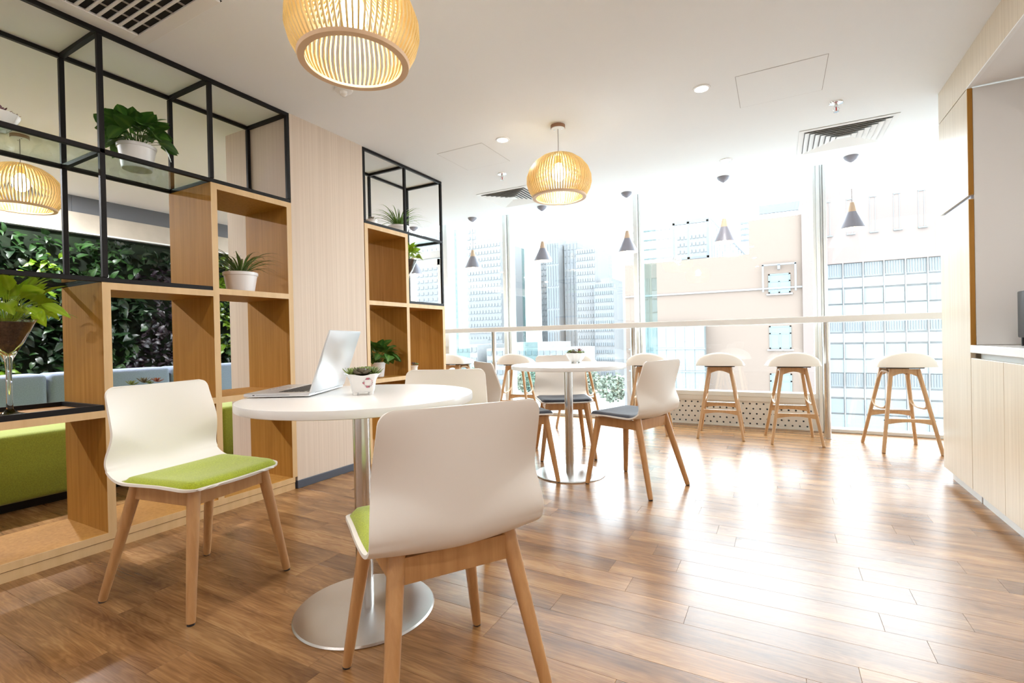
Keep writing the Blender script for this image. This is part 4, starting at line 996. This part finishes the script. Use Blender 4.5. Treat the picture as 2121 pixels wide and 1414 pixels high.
for i in range(N_L):
    y = rnd.uniform(.5, 4.7); z = rnd.uniform(.55, 2.06 if rnd.random() < .75 else 1.85); zn = zone(y, z)
    size = {'wall_dark': .115, 'wall_mid': .085, 'wall_purple': .075, 'wall_lime': .085}[zn]*rnd.uniform(.6, 1.35)
    a = rnd.uniform(0, 2*PI); d = Vector((rnd.uniform(.3, 1.2), math.cos(a), math.sin(a)*.8-.25))
    up = Vector((1, 0, .9)); dep = rnd.uniform(0, .13)
    leaves.append((size, zn, basis((dep-.01, y, z), d, up, rnd.uniform(-.5, .5), size)))
leaves.sort(key=lambda l: -(l[0]+l[2].translation.x*.3))
singles = []
for l in leaves:
    p = l[2].translation
    if len(singles) < 296 and 1.1 < p.y < 4.4 and p.z > .8 and p.x > .04: singles.append(l)
ss_ = set(id(l) for l in singles)
for i, l in enumerate(singles): link('leaf', WL[l[1]][i % 3], lw, mx=l[2])
for zn in WL:
    vs = []; fs = []; uvs = []
    for i, l in enumerate(leaves):
        if l[1] != zn or id(l) in ss_: continue
        V_, P_ = tmp[zn][i % 3]; o = len(vs); mt = l[2]
        vs += [tuple(mt @ v.co) for v in V_]; uvs += [0 if j % 3 == 1 else 1 for j in range(len(V_))]; fs += [tuple(o+q for q in p.vertices) for p in P_]
    me = bpy.data.meshes.new('foliage'); me.from_pydata(vs, [], fs); ul = me.uv_layers.new(name='UVMap')
    for p in me.polygons:
        p.use_smooth = True
        for li in p.loop_indices: ul.data[li].uv = (uvs[me.loops[li].vertex_index], 0)
    me.materials.append(M[zn]); o = tag(link('foliage', me, lw), kind='stuff')

# ------------------------------------------------------------------ outdoors
tag(MB().box((-700, 8, -16.2), (500, 900, -16)).build('ground', M['ground']), kind='structure')
tag(MB().box((-400, 62, -16), (300, 76, -15.97)).build('street', M['road']), kind='structure')
ob = thing('terracotta_building', 'pale terracotta apartment building across the street with teal framed windows', 'building', (0, 37, 0))
MB().prism([(-10.2,-16),(1.45,-16),(1.45,8.62),(-1.63,8.62),(-1.63,6.36),(-10.2,6.36)], 0, 8, 'y').build('wall', M['orange'], ob)
MB().box((1.45,-.25,-16),(2.60,8,9.83)).build('corner_pier', M['pinkw'], ob)
MB().box((-10.2,-.12,3.88),(1.45,0,3.99)).build('string_course', M['roofw'], ob)
for z1, z0 in ((4.89, 3.6), (1.43, -.10), (-1.74, -3.3), (-5.2,-6.7)):
    w = MB().box((-.50,-.06,z0),(.78,.0,z0+.09)).box((-.50,-.06,z1-.09),(.78,0,z1)).box((-.50,-.06,z0),(-.41,0,z1)).box((.69,-.06,z0),(.78,0,z1)).box((.08,-.06,z0),(.18,0,z1-.5)).box((-.5,-.06,z1-.55),(.78,0,z1-.46)).build('window', M['tframe'], ob)
    for a, c in (((-.41,z0+.09),(.08,z1-.55)),((.18,z0+.09),(.69,z1-.55)),((-.41,z1-.46),(.69,z1-.09))):
        MB().box((a[0],-.03,a[1]),(c[0],-.01,c[1])).build('pane', M['bglass'], w)
    MB().box((-.62,-.15,z0-.12),(.9,0,z0-.02)).build('sill', M['roofw'], ob)
b = MB().box((-.86,-.35,3.7),(-.76,-.25,5.5)).box((1.02,-.35,3.7),(1.12,-.25,5.5)).box((-.86,-.35,5.42),(1.12,-.25,5.52)).box((.05,-.35,5.15),(.2,-.1,5.45)); b.build('window_pipe_frame', M['steelbeam'], ob)
gx = thing('glazed_annexe', 'low glass-walled annexe in front of the terracotta building', 'building', (0, 36, 0))
MB().box((-9.6,0,-16),(-4.45,.9,1.75)).build('wall', M['tealband'], gx)
for i in range(8):
    for j, (z0, z1, mm) in enumerate(((.10,1.7,'band'),(-1.55,-.05,'lglass'),(-3.05,-1.62,'tealband'),(-4.6,-3.15,'band'))):
        MB().box((-9.55+i*.64,-.03,z0),(-8.96+i*.64,.02,z1)).build('panel', M[mm], gx)
MB().box((-9.7,-.1,-1.66),(-4.4,0,-1.56)).box((-9.7,-.1,-.06),(-4.4,0,.02)).build('rail', M['lglass'], gx)
rb = thing('ribbon_window_building', 'pale pink building with slim slots above rows of ribbon windows', 'building', (0, 37, 0))
MB().box((2.60,0,5.24),(14,8,9.84)).build('upper_wall', M['pinkw'], rb)
MB().box((2.60,.25,-16),(14,8,5.24)).build('core_wall', M['band'], rb)
for i in range(10):
    x = 2.73+i*1.17; w = MB().box((x,-.02,7.03),(x+.03,0,9.18)).box((x+.27,-.02,7.03),(x+.30,0,9.18)).build('window_slot', M['lglass'], rb)
    MB().box((x,-.05,9.16),(x+.32,0,9.22)).box((x-.02,-.12,6.97),(x+.42,0,7.03)).build('slot_ledge', M['bglass'], w)
rows = []
for k in range(5):
    z = 5.22-3.45*k; rows += [(z, z-.85, 'louvre_window'), (z-1.62, z-2.5, 'window'), (z-.95, z-1.5, 'white'), (z-2.6, z-3.4, 'teal')]
lm_ = {}
for i in range(10):
    x0 = 2.62+i*1.04
    for (z1, z0, kd) in rows:
        if kd == 'window':
            MB().box((x0+.05,.10,z0),(x0+.99,.2,z1)).build('window', M['bglass'] if (i*7+int(z1*3)) % 3 == 0 else M['lglass'], rb)
        elif kd == 'louvre_window':
            b = MB().box((x0+.05,.16,z0),(x0+.99,.2,z1))
            for q in range(7): b.box((x0+.10+q*.13,.10,z0+.08),(x0+.14+q*.13,.16,z1-.02))
            b.build('louvre_window', M['lglass'], rb)
        else: MB().box((x0+.03,.08,z0),(x0+1.01,.22,z1)).build('spandrel', M['band'] if kd == 'white' else M['tealband'], rb)
    MB().box((x0-.02,0,-14),(x0+.03,.12,5.24)).build('mullion', M['roofw'], rb)
# roof steelwork beyond the parapet
rs = thing('rooftop_steelwork', 'pale blue steel frame and stair on the roof behind the terracotta parapet', 'steelwork', (0, 48, 0))
b = MB()
for x in (-8.6,-7.3,-5.6): b.box((x,0,6),(x+.22,.3,11.5))
b.box((-8.6,0,11.3),(-5.4,.3,11.7)).box((-8.6,0,8.0),(-5.4,.3,8.2)); b.build('columns', M['steelbeam'], rs)
MB().box((-13.2,-1,-16),(2.7,6,6.0)).build('roof_block', M['roofw'], rs)
b = MB()
for i in range(14): b.box((-5.2+i*.22,0,7.2),(-5.12+i*.22,.1,11.2-i*.27))
b.prism([(-5.4,11.6),(-5.2,11.6),(-2.0,7.5),(-2.2,7.5)], 0, .2, 'y').build('stair', M['steelbeam'], rs)
b = MB()
for i in range(5): b.box((-13,0,7.4+i*.9),(-8.7,.2,7.55+i*.9))
b.build('slatted_screen', M['towerw'], rs)
b = MB()
for i in range(4): b.box((-3,4,9.8+i*.55),(1.2,4.2,10.0+i*.55))
b.box((-1.4,4,12.2),(2.6,4.3,13)).build('upper_screen', M['steelbeam'], rs)
def tower(x0, x1, y, z1, label, w, mt, rows, cols, depth=25, bandc='towerw', vert=False):
    t = thing('tower_block', label, 'building', ((x0+x1)/2, y, -16)); hw = (x1-x0)/2; Hh = z1+16
    MB().box((-hw,0,0),(hw,depth,Hh)).build('wall', M[mt], t)
    MB().box((-hw*.6,4,Hh),(hw*.5,depth-4,Hh+2)).build('roof_plant', M[mt], t)
    b = MB(); c = 2*hw/cols; r = Hh/rows
    for i in range(cols):
        for j in range(rows):
            if vert: b.box((-hw+c*(i+.25),-.3,r*j+.05*r),(-hw+c*(i+.75),0,r*(j+.97)))
            else: b.box((-hw+c*(i+.15),-.3,r*(j+.3)),(-hw+c*(i+.85),0,r*(j+.75)))
    o = b.build('window_grid', M[bandc], t); tag(o, kind='stuff')
tower(-134,-114,200,47,'wide pale tower left of the row, behind the leftmost cone lamps', .5,'tower',20,12)
tower(-112,-97,240,52,'pale slim tower between the window mullions', .5,'tower',22,8)
tower(-90.5,-84.5,200,43,'tower with dark blue vertical glazing beside the fourth cone lamp', .5,'tower',6,5,bandc='towerb',vert=True)
tower(-84,-77.4,205,42.8,'white striped tower right of the blue glazed one', .5,'tower',20,4,vert=True)
tower(-76.4,-67.8,200,39,'broad pale tower with slanting top in the middle of the skyline', .5,'tower',18,8)
tower(-67,-58.8,196,23.5,'office block with blue window bands right of the broad tower', .5,'tower',13,9,bandc='towerb')
tower(-62,-52,235,20,'low pale block left of the wide window post', .5,'tower',12,9,vert=True)
tower(-36,-24,210,42,'hazy tower far behind the rooftop steelwork', .5,'tower',20,8)
tower(-185,-140,220,60,'hazy wide tower seen through the black frame', .5,'tower',22,14)
tower(-128,-96,150,-1.0,'low white podium building below the towers', .5,'roofw',4,16)
tower(-92,-60,150,-2.5,'low cream podium building with blue bays', .5,'roofw',4,14,bandc='towerb')
def far_tree(x, y, r, label, seed):
    rn = random.Random(seed); t = thing('street_tree', label, 'tree', (x, y, -16), 0, 'pale trees along the street')
    MB().tube([(0,0,0),(0,0,4)], [.35,.2], 8).build('trunk', M['stone'], t)
    vs = []; fs = []
    for i in range(1100):
        th, ph = rn.uniform(0,2*PI), math.acos(rn.uniform(-1,1)); q = r*rn.uniform(.6,1)*(1+.2*math.sin(3*th)); c = Vector((q*math.sin(ph)*math.cos(th), q*math.sin(ph)*math.sin(th), 3.5+r+q*.9*math.cos(ph)))
        a = Vector((rn.uniform(-1,1),rn.uniform(-1,1),rn.uniform(-1,1))).normalized(); e = a.orthogonal().normalized(); g = a.cross(e); s_ = r*.11; o = len(vs)
        vs += [tuple(c+e*s_), tuple(c+g*s_), tuple(c-e*s_), tuple(c-g*s_)]; fs.append((o,o+1,o+2,o+3))
    me = bpy.data.meshes.new('crown'); me.from_pydata(vs, [], fs); me.materials.append(M['farleaf']); tag(link('crown', me, t), kind='stuff')
for i, (x, y, r) in enumerate(((-98,122,3.0),(-88,118,2.8),(-79,124,3.0),(-54,106,2.9),(-46,98,3.2),(-38.5,106,3.0),(-30,97,3.0))):
    far_tree(x, y, r, 'pale green street tree below the towers, '+('farthest left of the seven','second from the left','third from the left','middle one of the seven','third from the right','second from the right','farthest right of the seven')[i], i)
t = thing('white_canopy', 'low white sloping canopy roof outside, below the window', 'canopy', (-9, 26, -16))
MB().prism([(-4,8.2),(4,11.2),(9,8.0),(9,7.7),(4,10.8),(-4,7.9)], -3, 6, 'y').build('roof_sheet', M['roofw'], t)
for x in (-3.5, 4, 8.5): MB().box((x-.1,-2.8,0),(x+.1,-2.6,8.0)).build('post', M['steelbeam'], t)
